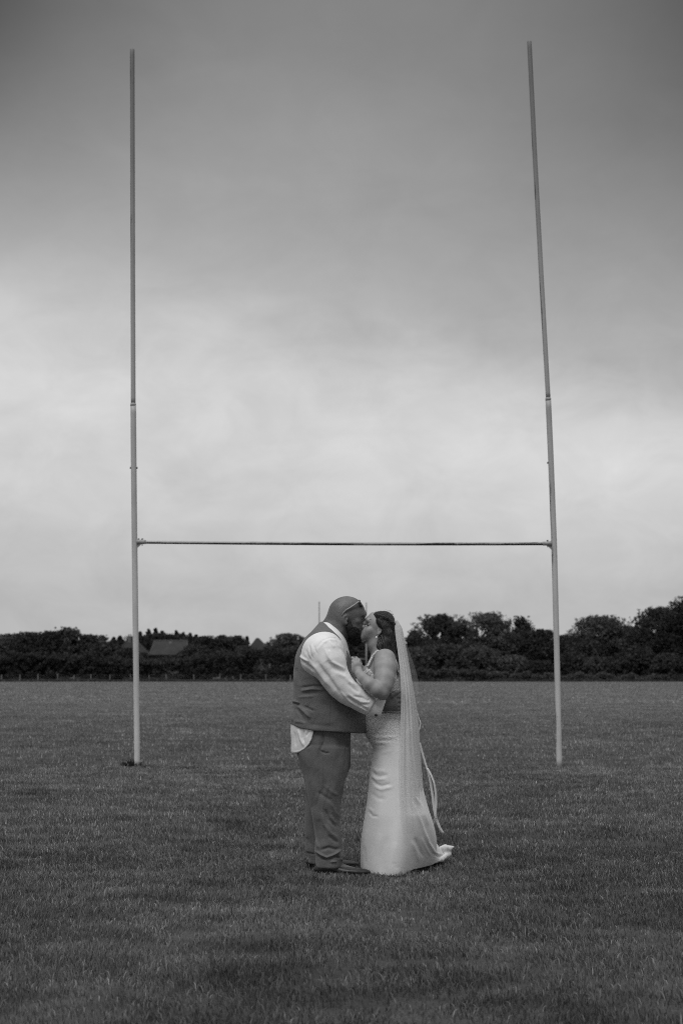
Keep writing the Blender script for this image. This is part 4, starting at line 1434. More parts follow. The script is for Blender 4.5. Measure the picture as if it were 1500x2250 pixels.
    CH(S, [(714, 1438, -.238, 40), (722, 1460, -.262, 37), (735, 1487, -.280, 30.5), (748, 1506, -.285, 28), (762, 1520, -.283, 25.5), (778, 1530, -.275, 23.5), (794, 1541, -.266, 21), (806, 1548, -.256, 19.5), (818, 1555, -.248, 19)], .025)
    CH(S, [(714, 1438, .238, 40), (742, 1490, .265, 29), (775, 1520, .265, 24), (806, 1530, .24, 20), (826, 1534, .22, 18)], .03)
    # tail
    T = [(1588, 640, 800, .234, 0), (1606, 639.5, 795, .231, 0), (1630, 640, 770, .222, 0), (1656, 639.5, 768, .21, 0)]
    S.loft(T, .012, -.001, zlo=G(650, 1655.5)[2])
    px, py = S.grid_px()
    cut = np.interp(py, [1560, 1594, 1612, 1625, 1638, 1648, 1653, 1656], [692, 692, 688, 684.5, 678, 667, 659, 650])
    lim = np.where(py > 1596, (px - cut) * sc(), -1).astype(np.float32)
    S.F[...] = smax(S.F, lim, .004)
    end = ((px - 816) * .876 + (py - 1554.5) * .48) * sc()                # the sleeve stops at its cuff
    nearside = (S.ax[1] < Y0 - .12)[None, :, None] & (px > 785)
    S.F[...] = np.where(nearside, smax(S.F, end.astype(np.float32), .006), S.F)
    V, Q = S.mesh(2)
    N = normals(V, Q)
    f = lambda pts, w, a: fold(V, N, pts, w * .85, a * .72, True, -.1)
    for pts, w, a in [([(714, 1425), (721, 1443), (728, 1454), (742, 1462), (758, 1471)], 4.0, .011), ([(717, 1451), (731, 1467), (747, 1475), (758, 1481)], 7, -.013),
                      ([(737, 1475), (758, 1488), (766, 1498), (785, 1509)], 5, .010), ([(695, 1452), (710, 1475), (721, 1488), (737, 1512), (748, 1524)], 5.5, -.012),
                      ([(681, 1454), (694, 1469), (710, 1491), (724, 1509)], 4.5, .009), ([(673, 1428), (676, 1440), (684, 1452)], 2.0, -0.0039), ([(679, 1417), (682, 1437), (688, 1448)], 2.0, -0.0044),
                      ([(690, 1418), (692, 1428), (697, 1437)], 2.0, -0.0044), ([(684, 1416), (687, 1436)], 2.0, 0.0033), ([(668, 1430), (672, 1443)], 2.0, 0.0028),
                      ([(696, 1423), (702, 1414), (709, 1407), (724, 1401), (737, 1402), (748, 1409)], 1.8, -.006), ([(700, 1426), (712, 1411), (726, 1405), (740, 1408)], 2.4, .004),
                      ([(715, 1410), (724, 1430)], 3, -.006), ([(727, 1406), (740, 1417), (750, 1432)], 3, -.006), ([(722, 1408), (735, 1424)], 3, .005), ([(738, 1406), (750, 1420), (757, 1440)], 2.6, -.006),
                      ([(655, 1437), (664, 1446), (679, 1454)], 3.0, .010), ([(662, 1452), (676, 1462), (690, 1474)], 3.5, -.010), ([(680, 1463), (686, 1472)], 2, -.006),
                      ([(763, 1524), (790, 1541), (812, 1547)], 3.5, .008), ([(760, 1531), (785, 1547), (800, 1556)], 3.5, -.008), ([(775, 1530), (797, 1533), (810, 1541)], 3, -.008),
                      ([(796, 1546), (806, 1550)], 2.4, -.006), ([(790, 1553), (806, 1563)], 2.4, .006), ([(748, 1519), (768, 1541), (785, 1553)], 3, .006), ([(766, 1500), (775, 1512), (790, 1522)], 4, -.008),
                      ([(655, 1602), (660, 1622), (668, 1640)], 3.5, .010), ([(668, 1603), (665, 1622), (667, 1632)], 3, -.010), ([(680, 1604), (672, 1618)], 2.5, -.008), ([(647, 1608), (650, 1640)], 3, -.006),
                      ([(806, 1540), (813, 1536)], 2, -.006), ([(800, 1545), (812, 1548)], 2, -.006), ([(797, 1555), (808, 1562)], 2, -.006), ([(803, 1541), (813, 1543)], 1.8, .005), ([(799, 1550), (809, 1555)], 1.8, .005), ([(641, 1652.5), (657, 1651), (668, 1645), (678, 1634), (685, 1620)], 1.2, .004)]:
        V = f(pts, w, a)
    shirt = part('shirt', V, Q, M['shirt'], root)
    # collar: a folded band round the slanted neck
    a = math.atan2(1414 - 1362, 756 - 712)
    e1 = np.array([math.cos(a), 0, -math.sin(a)]); e2 = np.array([math.sin(a), 0, math.cos(a)]); e3 = np.array([0, 1.0, 0])
    c = G(735.5, 1388)
    na = 72
    rows = [(.088, .086, -.022), (.094, .093, -.012), (.092, .090, .004), (.087, .083, .018), (.083, .077, .024), (.078, .071, .022), (.078, .071, .0)]
    V = []
    for r1, r3, up in rows:
        for i in range(na):
            t = 2 * math.pi * i / na
            lift = .008 * math.cos(t)
            V.append(c + e1 * r1 * math.cos(t) * 1.03 + e3 * r3 * math.sin(t) + e2 * (up + lift * (1 if up > 0 else 0) + .004 * math.sin(3 * t)))
    Q = [(j * na + i, j * na + (i + 1) % na, (j + 1) * na + (i + 1) % na, (j + 1) * na + i) for j in range(len(rows) - 1) for i in range(na)]
    part('collar', np.array(V), np.array(Q), M['shirt'], shirt)
    # turned-back cuff with a dark stud
    cA, cB = G(813, 1554.5, -.249), G(840.5, 1558.5, -.226)
    s_ = sc(-.24)
    uA = np.array([-19.5, 0, -35.]) / 40.1; uB = np.array([-14., 0, -40.]) / 42.4
    rows = [(0.0, .9), (.03, 1.0), (.3, 1.03), (.95, 1.03), (1.0, 1.01), (.97, .94), (.3, .9)]
    V = []
    for q, r in rows:
        c_ = cA + (cB - cA) * q; u = uA + (uB - uA) * q; u /= np.linalg.norm(u)
        for i in range(64):
            t = 2 * math.pi * i / 64
            V.append(c_ + (u * math.cos(t) * (20.2 + 1.2 * q) * s_ + np.array([0, -1., 0]) * math.sin(t) * .047) * r)
    Q = [(j * 64 + i, j * 64 + (i + 1) % 64, (j + 1) * 64 + (i + 1) % 64, (j + 1) * 64 + i) for j in range(len(rows) - 1) for i in range(64)]
    cf = part('cuff', np.array(V), np.array(Q), M['shirt'], shirt)
    st = MB(); q = G(825.5, 1570, -.262); st.tube([q + (0, .02, 0), q + (0, -.012, -.004), q + (0, -.014, -.004)], [.0085, .0085, .004], 14); st.build('stud', M['stud'], shirt, True)

    # ---- waistcoat
    Wc = Field((-0.38, Y0 - .30, .80), (0.20, Y0 + .30, 1.68), 0.0046)
    Wc.loft(MAN_TORSO, .01, .006)
    px, py = Wc.grid_px()
    s0 = sc()
    hem = np.interp(px, [600, 637, 660, 700, 745, 800], [1588, 1590, 1600, 1606.5, 1608.5, 1611])
    Wc.F[...] = smax(Wc.F, ((py - hem) * s0).astype(np.float32), .004)
    # neckline: everything on the throat side of this line is shirt
    nl = np.interp(py, [1340, 1366, 1380, 1393, 1410, 1430, 1446, 1462], [690, 708, 724, 739, 752, 763, 771, 900])
    Wc.F[...] = smax(Wc.F, ((px - nl) * s0 * .75).astype(np.float32), .003)
    # armholes through both sides
    q = np.sqrt(((px - 711.5) / 51.5) ** 2 + ((py - 1441) / 49.5) ** 2)
    yy = np.abs(Wc.ax[1] - Y0)[None, :, None]
    hole = (q - 1) * 45 * s0
    hole = np.maximum(hole, .12 - yy)
    Wc.F[...] = smax(Wc.F, -hole.astype(np.float32), .003)
    V, Q = Wc.mesh(1)
    N = normals(V, Q)
    for pts, w, a in [([(662, 1518), (685, 1514), (712, 1516)], 3, .008), ([(660, 1511), (690, 1507), (712, 1508)], 3.5, -.007), ([(664, 1524), (700, 1523)], 3.5, -.005), ([(655, 1532), (690, 1530)], 3, .004),
                      ([(641, 1546), (649, 1545), (658, 1550)], 2.5, -.012), ([(643, 1540), (656, 1544)], 2.2, .008), ([(655, 1551), (668, 1563), (682, 1578)], 4, .010), ([(650, 1556), (662, 1572), (670, 1588)], 4, -.009),
                      ([(668, 1552), (690, 1563)], 4, -.008), ([(642, 1560), (643, 1585)], 3, .006), ([(648, 1585), (672, 1588)], 4, .006), ([(700, 1540), (735, 1560), (770, 1570)], 9, -.004), ([(676, 1592), (730, 1596)], 6, -.004),
                      ([(727, 1480), (728, 1530), (727, 1560), (724, 1606)], 1.2, -.0035), ([(650, 1468), (658, 1500)], 5, -.004)]:
        V = fold(V, N, pts, w * .8, a * 1.05)
    V = ripple(V, N, 28, .0022, 6)
    wc = part('waistcoat', V, Q, M['tweed'], root)

    # ---- trousers
    T = Field((-0.38, Y0 - .32, .02), (0.16, Y0 + .34, .98), 0.0046)
    T.loft([(1590, 650, 772, .205, 0), (1615, 648, 768.5, .213, 0), (1640, 651, 768, .214, 0), (1662, 656, 766, .21, 0), (1684, 662, 764, .195, 0)], .02, zlo=G(700, 1690)[2])
    T.loft([(1640, 652, 767, .11, -.108), (1665, 657, 766, .112, -.108), (1690, 665, 763, .112, -.108), (1720, 670.5, 756.5, .108, -.108), (1755, 677, 749.5, .10, -.11), (1790, 685, 746.5, .094, -.113),
            (1820, 690.5, 746, .088, -.117), (1845, 693.5, 748.5, .086, -.122), (1866, 692.5, 751, .086, -.126), (1880, 693, 752.5, .085, -.129), (1890, 693.5, 751, .085, -.13), (1906, 694, 750, .086, -.13)], .02, n=2.1)
    T.loft([(1640, 656, 769, .10, .112), (1690, 665, 766, .11, .115), (1740, 672.5, 745, .105, .12), (1800, 671, 735, .092, .13), (1850, 671, 731, .086, .145), (1868, 672, 731, .086, .15), (1876, 676, 733, .086, .152), (1897, 677.5, 735, .086, .155)], .02, n=2.1)
    V, Q = T.mesh(1)
    N = normals(V, Q)
    for pts, w, a in [([(709, 1606), (711, 1630), (704, 1648), (711, 1657)], 2.4, -.009), ([(702, 1610), (699, 1640), (697, 1662)], 4, .006), ([(706, 1660), (708, 1700), (707, 1735)], 2.5, .005), ([(704, 1650), (716, 1655), (724, 1654)], 2.4, -.008),
                      ([(690, 1615), (688, 1650)], 4, -.006), ([(764, 1625), (760, 1660), (757, 1690)], 4, -.008), ([(698, 1740), (712, 1750), (728, 1760)], 5, -.008), ([(712, 1725), (728, 1740), (744, 1748)], 5, .005),
                      ([(714, 1778), (722, 1800), (740, 1819)], 5, -.013), ([(706, 1785), (712, 1812), (728, 1832), (742, 1842)], 5, .009), ([(700, 1800), (702, 1830)], 5, -.005), ([(726, 1765), (738, 1786), (745, 1795)], 4, .007),
                      ([(728, 1786), (740, 1806)], 4, -.007), ([(694, 1846), (700, 1864)], 4, .005), ([(694, 1871), (706, 1878), (718, 1884), (734, 1878), (749, 1868)], 2.6, .012), ([(697, 1880), (708, 1887), (716, 1889)], 2.4, -.012),
                      ([(703, 1868), (722, 1862), (738, 1866), (748, 1864)], 4, -.010), ([(722, 1888), (738, 1882), (750, 1887)], 2.6, -.010), ([(726, 1894), (740, 1893)], 2.4, .008), ([(744, 1884), (752, 1890)], 2, .008),
                      ([(720, 1836), (733, 1846), (745, 1852)], 4, -.008), ([(673, 1840), (682, 1858)], 4, -.006), ([(675, 1873), (690, 1877)], 2, -.009)]:
        V = fold(V, N, pts, w * .8, a * (1.15 if pts[0][1] > 1840 else .85))
    V = ripple(V, N, 30, .0028, 8)
    part('trousers', V, Q, M['trouser'], root)

    # ---- shoes: low leather upper on a sole with a heel, light laces
    for nm, hx, Yf, ln in (('near', 693.5, 9.085, .308), ('far', 676, 9.42, .300)):
        h = at(hx, 1900, Yf); x0, y = h[0] + .004, Yf
        yaw = -.05 if nm == 'near' else .06
        X = lambda u: x0 + u * ln
        Yw = lambda u, v=0: y + v + yaw * u * ln
        Fs = Field((x0 - .03, y - .11, -.012), (x0 + ln + .03, y + .11, .15), .0045)
        for u, r, z in ((.12, .040, .050), (.22, .041, .058), (.34, .040, .052), (.48, .042, .040), (.62, .046, .032), (.75, .046, .028), (.86, .040, .024), (.94, .028, .020)):
            Fs.ell((X(u), Yw(u), z * .55 + .014), (.055, r, z * .62), None, .018)
        Fs.cap((X(.17), Yw(.17), .05), (X(.20), Yw(.2), .115), .037, .034, .02)
        V, Q = Fs.mesh(1)
        V[:, 2] = np.maximum(V[:, 2], .016)
        N = normals(V, Q)
        so = part('shoe', V, Q, M['shoe'], root)
        pr = np.array([(0, .028), (.04, .036), (.15, .040), (.30, .036), (.45, .036), (.60, .047), (.75, .049), (.88, .042), (.97, .022), (1.0, .006)])
        out = [(X(u) - .004, Yw(u, -v)) for u, v in pr] + [(X(u) - .004, Yw(u, v)) for u, v in pr[::-1]]
        sm = MB()
        n = len(out)
        sm.add([(a, b, .002) for a, b in out] + [(a, b, .020) for a, b in out], [tuple(range(n))[::-1], tuple(range(n, 2 * n))] + [(i, (i + 1) % n, (i + 1) % n + n, i + n) for i in range(n)])
        sm.build('sole', M['sole'], so, bevel=.003)
        lc = MB()
        for k in range(4):
            u = .40 + .05 * k
            z = .083 - .011 * k
            lc.tube([(X(u), Yw(u, -.026), z - .012), (X(u) + .004, Yw(u), z), (X(u), Yw(u, .026), z - .012)], .0026, 6)
        lc.build('lace', M['lace_shoe'], so, True)

    # ---- sunglasses pushed up on the bald head (resting on him: a thing of its own)
    e = G(790, 1325)
    gl = empty('sunglasses', tuple(map(float, e)))
    tag(gl, 'pale framed sunglasses with dark lenses pushed up on the bald head of the man', 'sunglasses')
    fr = MB()
    for s in (-1, 1):
        pts = [G(750.5, 1352.5, s * .089), G(754.5, 1346, s * .0905), G(760, 1340.5, s * .0915), G(769, 1335.5, s * .090), G(779, 1329, s * .085), G(788.5, 1321.5, s * .074)]
        t = MB(); t.tube(resample(pts, 14), np.interp(np.linspace(0, 1, 14), [0, .3, 1], [.0040, .0055, .0065]), 8); t.build('temple', M['glasses_frame'], gl, True)
    dv = np.array([math.cos(math.radians(62)), 0, -math.sin(math.radians(62))])     # down the lens
    nv = np.array([math.sin(math.radians(62)), 0, math.cos(math.radians(62))])      # lens faces up and forward
    yv = np.array([0, 1.0, 0])
    for s in (-1, 1):
        c = G(792, 1325.5, s * .037)
        ring, disc = [], [c + nv * .004]
        for i in range(32):
            t = 2 * math.pi * i / 32
            q = lambda k: c + yv * .031 * k * math.copysign(abs(math.cos(t)) ** .75, math.cos(t)) + dv * .023 * k * math.copysign(abs(math.sin(t)) ** .75, math.sin(t)) - nv * (.010 * math.cos(t) ** 2 * (1 if s * math.cos(t) > 0 else .2))
            ring.append(q(1.0)); disc.append(q(.97))
        r = MB(); r.tube(ring + [ring[0]], .0028, 8, cap=False); r.build('rim', M['stud'], gl, True)
        d = MB(); d.add(disc, [(0, 1 + i, 1 + (i + 1) % 32) for i in range(32)]); lo = d.build('lens', M['lens'], gl, True)
        so = lo.modifiers.new('solid', 'SOLIDIFY'); so.thickness = .002
    b = MB(); b.tube([G(790.5, 1321, -.009), G(791, 1319.5, 0), G(790.5, 1321, .009)], .003, 8); b.build('bridge', M['stud'], gl, True)
    return root


build_groom()
# ------------------------------------------------------------------ the bride
BR_TORSO = [(1428, 822, 858, .10, .0), (1440, 815, 866, .150, .0), (1455, 806, 872, .160, .0), (1472, 797, 876, .160, .0), (1492, 793, 878.5, .158, .0), (1515, 796, 880, .152, .0),
            (1540, 800, 880, .150, .0), (1565, 801, 884, .160, .0), (1590, 800.5, 893, .176, .0), (1612, 802, 902, .188, .0), (1642, 818, 910, .19, .0)]


def build_bride():
    root = empty('person', (float(G(850, 1915)[0]), Y0, 0))
    tag(root, 'long-haired bride in a lace-topped white dress and veil, kissing the bearded man', 'person')
    F = Field((.06, Y0 - .46, -.01), (.48, Y0 + .36, 1.75), 0.0043)
    # head tilted back, face to the left
    E(F, 839, 1373, 0, 27.5, 28, .074, 0, .015)
    E(F, 825, 1374, 0, 19, 24, .066, -20, .02)                        # face
    E(F, 809.5, 1391.5, 0, 18, 15, .056, -14, .02)                    # jaw and cheek
    E(F, 795, 1400, 0, 7.5, 8.5, .034, 0, .015)                     # chin
    CH(F, [(819, 1352, 0, 7), (809.5, 1363, 0, 7)], .02)                # forehead
    CH(F, [(805, 1366, -.004, 3.4), (798.5, 1369.6, -.008, 3.6), (794.5, 1372.4, -.010, 4.2)], .008)     # nose
    for s in (-1, 1):
        E(F, 798, 1375.8, s * .013 - .008, 3.4, 3, .009, 0, .005)
        E(F, 809.5, 1371.5, s * .034, 5, 4.4, .017, 0, .008, '-')     # eye hollow
        E(F, 812, 1372.2, s * .032, 4.6, 3.6, .014, 0, .009)          # closed lid
        E(F, 812, 1385, s * .046, 10, 8, .02, -20, .012)              # cheek
    CH(F, [(808, 1362.5, -.034, 3.4), (805.5, 1363.5, 0, 3.6), (808, 1362.5, .034, 3.4)], .012)
    E(F, 797.5, 1378.5, -.004, 5.5, 4.5, .028, 0, .008)
    E(F, 792.6, 1382.0, 0, 4.4, 2.9, .019, -20, .005)                   # lips
    E(F, 792.4, 1387.2, 0, 4.4, 3.0, .018, -20, .005)
    for s in (-1, 1):                                                 # ears
        E(F, 834.5, 1386, s * .072, 5.4, 9.4, .010, 22, .005)
        E(F, 834, 1384.5, s * .083, 3, 5.6, .009, 22, .003, '-')
        E(F, 831.2, 1393.5, s * .074, 3, 3, .008, 0, .003)
    CH(F, [(826, 1396, 0, 19), (827, 1416, 0, 18), (836, 1436, 0, 20)], .025)          # neck
    F.loft([(a, b + (7 if a > 1550 else 0), c - (7 if a > 1550 else 0), d - (.022 if a > 1550 else 0), e) for a, b, c, d, e in BR_TORSO], .03, -.006)
    E(F, 806, 1478, -.068, 12, 14, .06, 0, .03); E(F, 806, 1478, .068, 12, 14, .06, 0, .03)
    # near arm: rounded shoulder, full upper arm, bent elbow, forearm up to his chest
    CH(F, [(845.5, 1449, -.165, 23.5), (845.5, 1470, -.215, 24), (844, 1492, -.262, 21.5), (842, 1508, -.29, 18.5), (838.5, 1521, -.305, 15.5)], .02)
    CH(F, [(838.5, 1521.5, -.305, 15.5), (827, 1515.5, -.318, 16.5), (811, 1503, -.318, 14.5), (797, 1490, -.302, 11.2), (789, 1481, -.288, 9.6)], .012)
    E(F, 841, 1530, -.30, 9, 7, .028, 20, .012)                       # elbow point
    # near hand laid on his chest
    E(F, 783, 1467, -.262, 11.5, 15, .014, 18, .010)
    E(F, 788, 1475, -.275, 9, 9, .016, 0, .010)
    for k, (x, y, r) in enumerate([(788.5, 1452.5, 3.1), (782, 1450.5, 3.3), (775.5, 1453.5, 3.3), (771, 1460, 3.0)]):
        dx, dy = [(-6, -8), (-9, -6), (-11, -3), (-11, 1)][k]
        CH(F, [(783 + (x - 783) * .4, 1466 + (y - 1466) * .4, -.262, r * 1.2), (x, y, -.250, r * 1.12), (x + dx * .45, y + dy * .35, -.232, r), (x + dx, y + dy + 1, -.205, r * .9), (x + dx * 1.2, y + dy + 4, -.188, r * .8)], .0032)
    CH(F, [(790, 1470, -.266, 4.6), (792, 1460, -.24, 4.0), (788, 1450, -.215, 3.4), (782, 1446, -.195, 2.8)], .005)
    # far arm reaching up, hand against his chest behind the near one
    CH(F, [(840, 1448, .155, 22), (832, 1485, .20, 19), (822, 1508, .21, 15), (805, 1490, .17, 13), (792, 1470, .12, 10)], .02)
    E(F, 786, 1458, .09, 9, 12, .014, 20, .01)
    for k in range(4):
        CH(F, [(788 - 3 * k, 1450 + 2 * k, .085 - .012 * k, 3.4), (782 - 3 * k, 1444.5 + 2 * k, .07 - .012 * k, 3.0), (775 - 2.4 * k, 1443.5 + 2.4 * k, .05 - .012 * k, 2.6)], .003)
    CH(F, [(790, 1462, .08, 4.2), (787, 1450, .06, 3.6), (778, 1446, .04, 3)], .004)
    # legs and feet under the skirt
    for d in (-.085, .085):
        CH(F, [(860, 1630, d, 32), (852, 1740, d, 24), (850, 1830, d, 17), (852, 1900, d, 11)], .03)
        CH(F, [(852, 1908, d, 10), (832, 1914, d, 8), (820, 1916, d, 6)], .02)
    V, Q = F.mesh(1)
    part('body', V, Q, M['skin_w'], root)
    for s in (-1, 1):
        el = MB(); el.tube([G(806.5, 1372.4, s * .027), G(808.2, 1373.6, s * .041), G(813.5, 1372.6, s * .053)], [.0020, .0024, .0014], 6)
        el.build('eyelash', M['lash'], root, True)
        eb = MB(); eb.tube([G(806, 1362.6, s * .020), G(809.5, 1361.2, s * .036), G(816, 1361.5, s * .052)], [.0016, .0022, .0012], 6)
        eb.build('eyebrow', M['hair'], root, True)
        ea = MB()
        ea.tube([G(829.4, 1396, s * .088), G(828, 1399.5, s * .089)], [.0012, .0012], 6)
        for r_ in range(1):
            c = G(826.6, 1401, s * .089)
            rows, n = 7, 10
            Vv = [c + .0062 * np.array([math.sin(math.pi * j / (rows - 1)) * math.cos(2 * math.pi * i / n), math.sin(math.pi * j / (rows - 1)) * math.sin(2 * math.pi * i / n), math.cos(math.pi * j / (rows - 1)) * 1.35]) for j in range(rows) for i in range(n)]
            ea.add(Vv, [(j * n + i, j * n + (i + 1) % n, (j + 1) * n + (i + 1) % n, (j + 1) * n + i) for j in range(rows - 1) for i in range(n)])
        ea.build('earring', M['pearl'], root, True)
    rg = MB()
    c = G(776.5, 1454.5, -.243)
    rg.tube([c + .0098 * np.array([.8 * math.cos(t), .5 * math.cos(t), math.sin(t)]) for t in np.linspace(0, 2 * math.pi, 17)], .0013, 6, cap=False)
    rg.build('ring', M['metal'], root, True)

    # ---- hair: swept back over the ear into a crown braid, hanging down the back
    H = Field((.10, Y0 - .17, 1.24), (.42, Y0 + .17, 1.74), .0038)
    E(H, 843, 1371, 0, 25.5, 28.8, .081, 0, .012)
    E(H, 836, 1358, 0, 19, 13.5, .074, 22, .012)
    CH(H, [(849, 1382, 0, 17), (853, 1400, 0, 17.5), (853, 1418, 0, 17), (857, 1436, 0, 14), (866, 1452, 0, 8), (871, 1470, 0, 3)], .02)
    for s in (-1, 1):
        CH(H, [(832, 1364, s * .071, 6), (843, 1375, s * .079, 8), (850, 1392, s * .078, 11), (850, 1410, s * .085, 12), (852, 1426, s * .088, 11), (861, 1442, s * .085, 8), (868.5, 1460, s * .095, 5), (872, 1478, s * .09, 2)], .015)
        CH(H, [(842, 1392, s * .074, 4), (838, 1408, s * .082, 7.5), (835, 1420, s * .10, 7), (836, 1428, s * .118, 4)], .012)
        CH(H, [(846, 1398, s * .078, 8), (845, 1416, s * .098, 9), (850, 1430, s * .115, 6)], .012)
        E(H, 833.5, 1388, s * .085, 6.4, 9.5, .03, 22, .006, '-')      # the ear stays free
    E(H, 813, 1366, 0, 9, 15, .2, 30, .008, '-')
    H2 = [(829, 1353), (837, 1354.5), (845, 1357.5), (853, 1362), (860, 1367), (864.5, 1371.5)]
    for s in (-1, 1):                                                 # crown braid: two twisted ropes
        for k in range(26):
            t = k / 25
            x, y = np.interp(t * 5, range(6), [p[0] for p in H2]), np.interp(t * 5, range(6), [p[1] for p in H2])
            dep = np.interp(t, [0, .3, .7, 1], [.060, .073, .064, .03])
            for ph in (0, math.pi):
                E(H, x + 1.2 * math.cos(k * 1.25 + ph), y + 3.0 * math.sin(k * 1.25 + ph), s * (dep + .004 * math.cos(k * 1.25 + ph)), 3.4, 3.0, .012, 30, .0015)
    V, Q = H.mesh(1)
    N = normals(V, Q)
    px, py = project(V)
    fall = np.clip((py - 1372) / 14, 0, 1)
    gro = (np.sin((px * 1.5 + 2.2 * np.sin(py * .07 + V[:, 1] * 26)) * 1.0 + V[:, 1] * 210) + .6 * np.sin(px * 2.7 + V[:, 1] * 330 + 2 * np.sin(py * .05)))
    V = V + N * (.0024 * gro * fall)[:, None]
    hair = part('hair', V, Q, M['hair'], root)
    g = np.random.default_rng(3)
    N = normals(V, Q)
    ok = np.where((py > 1385) & (px > 836))[0]
    ii = g.choice(ok, 1700)
    st = []
    for i in ii:
        p = V[i] + N[i] * .001
        L = .03 + .06 * g.random()
        d = np.array([.10 + g.normal(0, .08), g.normal(0, .06), -1.0])
        w = np.array([.0011, .0008, 0])
        q1 = p + d * L * .5 + N[i] * .004; q2 = p + d * L + np.array([.008 * g.normal(), .006 * g.normal(), 0])
        st += [p - w, p + w, q1 + w * .8, q1 - w * .8, q1 - w * .8, q1 + w * .8, q2 + w * .2, q2 - w * .2]
    for i in g.choice(np.where((py < 1392) & (px < 850) & (np.abs(V[:, 1] - Y0) > .03))[0], 1100):   # combed back from the hairline
        p = V[i] - N[i] * .0005; t = np.array([1.0, g.normal(0, .25), -.28 + g.normal(0, .2) - (.5 if py[i] > 1372 else 0)]); t -= N[i] * t.dot(N[i]); t /= np.linalg.norm(t)
        L = .016 + .022 * g.random(); q1 = p + t * L * .5 + N[i] * .0028; q2 = p + t * L
        w = np.cross(t, N[i]) * .0009; b0 = p - t * .006
        st += [b0 - w * .3, b0 + w * .3, q1 + w, q1 - w, q1 - w, q1 + w, q2 + w * .3, q2 - w * .3]
    for i in g.choice(np.where(py < 1362)[0], 70):                     # flyaways on the crown
        p = V[i]; t = g.normal(size=3); t -= N[i] * t.dot(N[i]); t /= np.linalg.norm(t)
        q1 = p + N[i] * (.005 + .008 * g.random()) + t * .012; q2 = q1 + t * .014 - N[i] * .003
        w = np.array([.0004, 0, .0004])
        st += [p - w, p + w, q1 + w, q1 - w, q1 - w, q1 + w, q2 + w * .3, q2 - w * .3]
    link('strands', mesh_np('strands', np.array(st), np.arange(len(st)).reshape(-1, 4)), M['hair'], hair, False)['kind'] = 'stuff'
    cm = MB()
    for k in range(7):
        q = G(866 + .5 * k, 1364.5 + 1.2 * k, -.036 + .012 * k)
        cm.tube([q, q + (.004, 0, -.003), q + (.012, 0, .002)], [.003, .004, .002], 6)
    cm.build('comb', M['pearl'], hair, True)

    # ---- skirt: one loft from the hips to a hem that spreads and trails
    ell_rows = [(1566, 800.5, 884, .163), (1580, 799.8, 889, .172), (1596, 800, 897, .182), (1612, 802.5, 904, .19), (1628, 811, 909, .194), (1643, 819.5, 912, .196), (1662, 819, 916, .196),
                (1682, 816.5, 919, .196), (1702, 813.5, 922, .198), (1730, 810.5, 928, .20), (1760, 807, 935.5, .205), (1785, 804, 942.5, .21)]
    NA = 220
    ang = np.linspace(0, 2 * np.pi, NA, endpoint=False)
    hem_px = [(790.5, 1911, 9.34), (795, 1915.5, 9.24), (806, 1919.5, 9.15), (822, 1922.5, 9.08), (850, 1926.5, 9.03), (868, 1929.5, 8.99), (879, 1931, 8.97), (888, 1926, 9.03), (896, 1918, 9.08), (910, 1910, 9.14),
              (930, 1904, 9.22), (950, 1899, 9.32), (966, 1892, 9.44), (976, 1884, 9.56), (980, 1878, 9.66), (968, 1879, 9.74), (930, 1887, 9.72), (880, 1895, 9.62), (840, 1900, 9.55), (810, 1905, 9.48), (796, 1908, 9.42)]
    hp = np.array([at(*p) for p in hem_px])
    hp[:, 2] = np.maximum(hp[:, 2], .008)
    hc = np.array([(hp[:, 0].min() + hp[:, 0].max()) / 2 - .04, hp[:, 1].mean()])
    ha = np.arctan2((hp[:, 1] - hc[1]) / .55, hp[:, 0] - hc[0])
    o = np.argsort(ha)
    haw = np.concatenate([ha[o] - 2 * np.pi, ha[o], ha[o] + 2 * np.pi])
    hx = np.interp((ang + np.pi) % (2 * np.pi) - np.pi, haw, np.tile(hp[o, 0], 3))
    hy = np.interp((ang + np.pi) % (2 * np.pi) - np.pi, haw, np.tile(hp[o, 1], 3))
    hz = np.interp((ang + np.pi) % (2 * np.pi) - np.pi, haw, np.tile(hp[o, 2], 3))
    for _ in range(22):
        hx = .25 * np.roll(hx, 1) + .5 * hx + .25 * np.roll(hx, -1); hy = .25 * np.roll(hy, 1) + .5 * hy + .25 * np.roll(hy, -1)
    rows = []
    zs = np.array([G((a + b) / 2, p)[2] for p, a, b, c in ell_rows]); er = np.array([((G(a, p)[0] + G(b, p)[0]) / 2, (b - a) / 2 * sc(), c) for p, a, b, c in ell_rows])
    zq = np.linspace(zs[0], zs[-1], 84)
    es = smooth_interp(zq, zs[::-1], er[::-1])
    for z, (cx, a, b) in zip(zq, es):
        rows.append(np.stack([cx + a * np.cos(ang), Y0 + b * np.sin(ang), np.full(NA, z)], -1))
    last = rows[-1]
    dxr = rows[-1] - rows[-2]; dz = dxr[:, 2].mean()
    Nb = 62
    for k in range(1, Nb + 1):
        t = k / Nb
        z = zq[-1] * (1 - t) + hz * t
        lin = last[:, :2] + (dxr[:, :2] / dz) * (z - zq[-1])[:, None]           # keeps the flare of the upper skirt
        w = t ** 1.25
        xy = lin * (1 - w) + np.stack([hx, hy], -1) * w
        rows.append(np.concatenate([xy, z[:, None]], 1))
    rows.append(np.stack([hx * .985 + hc[0] * .015, hy * .985 + hc[1] * .015, hz - .003], -1))
    V = np.concatenate(rows)
    R_ = len(rows)
    i, j = np.meshgrid(np.arange(NA), np.arange(R_ - 1))
    Q = np.stack([j * NA + i, (j + 1) * NA + i, (j + 1) * NA + (i + 1) % NA, j * NA + (i + 1) % NA], -1).reshape(-1, 4)
    Q = Q[:, ::-1]
    N = normals(V, Q)
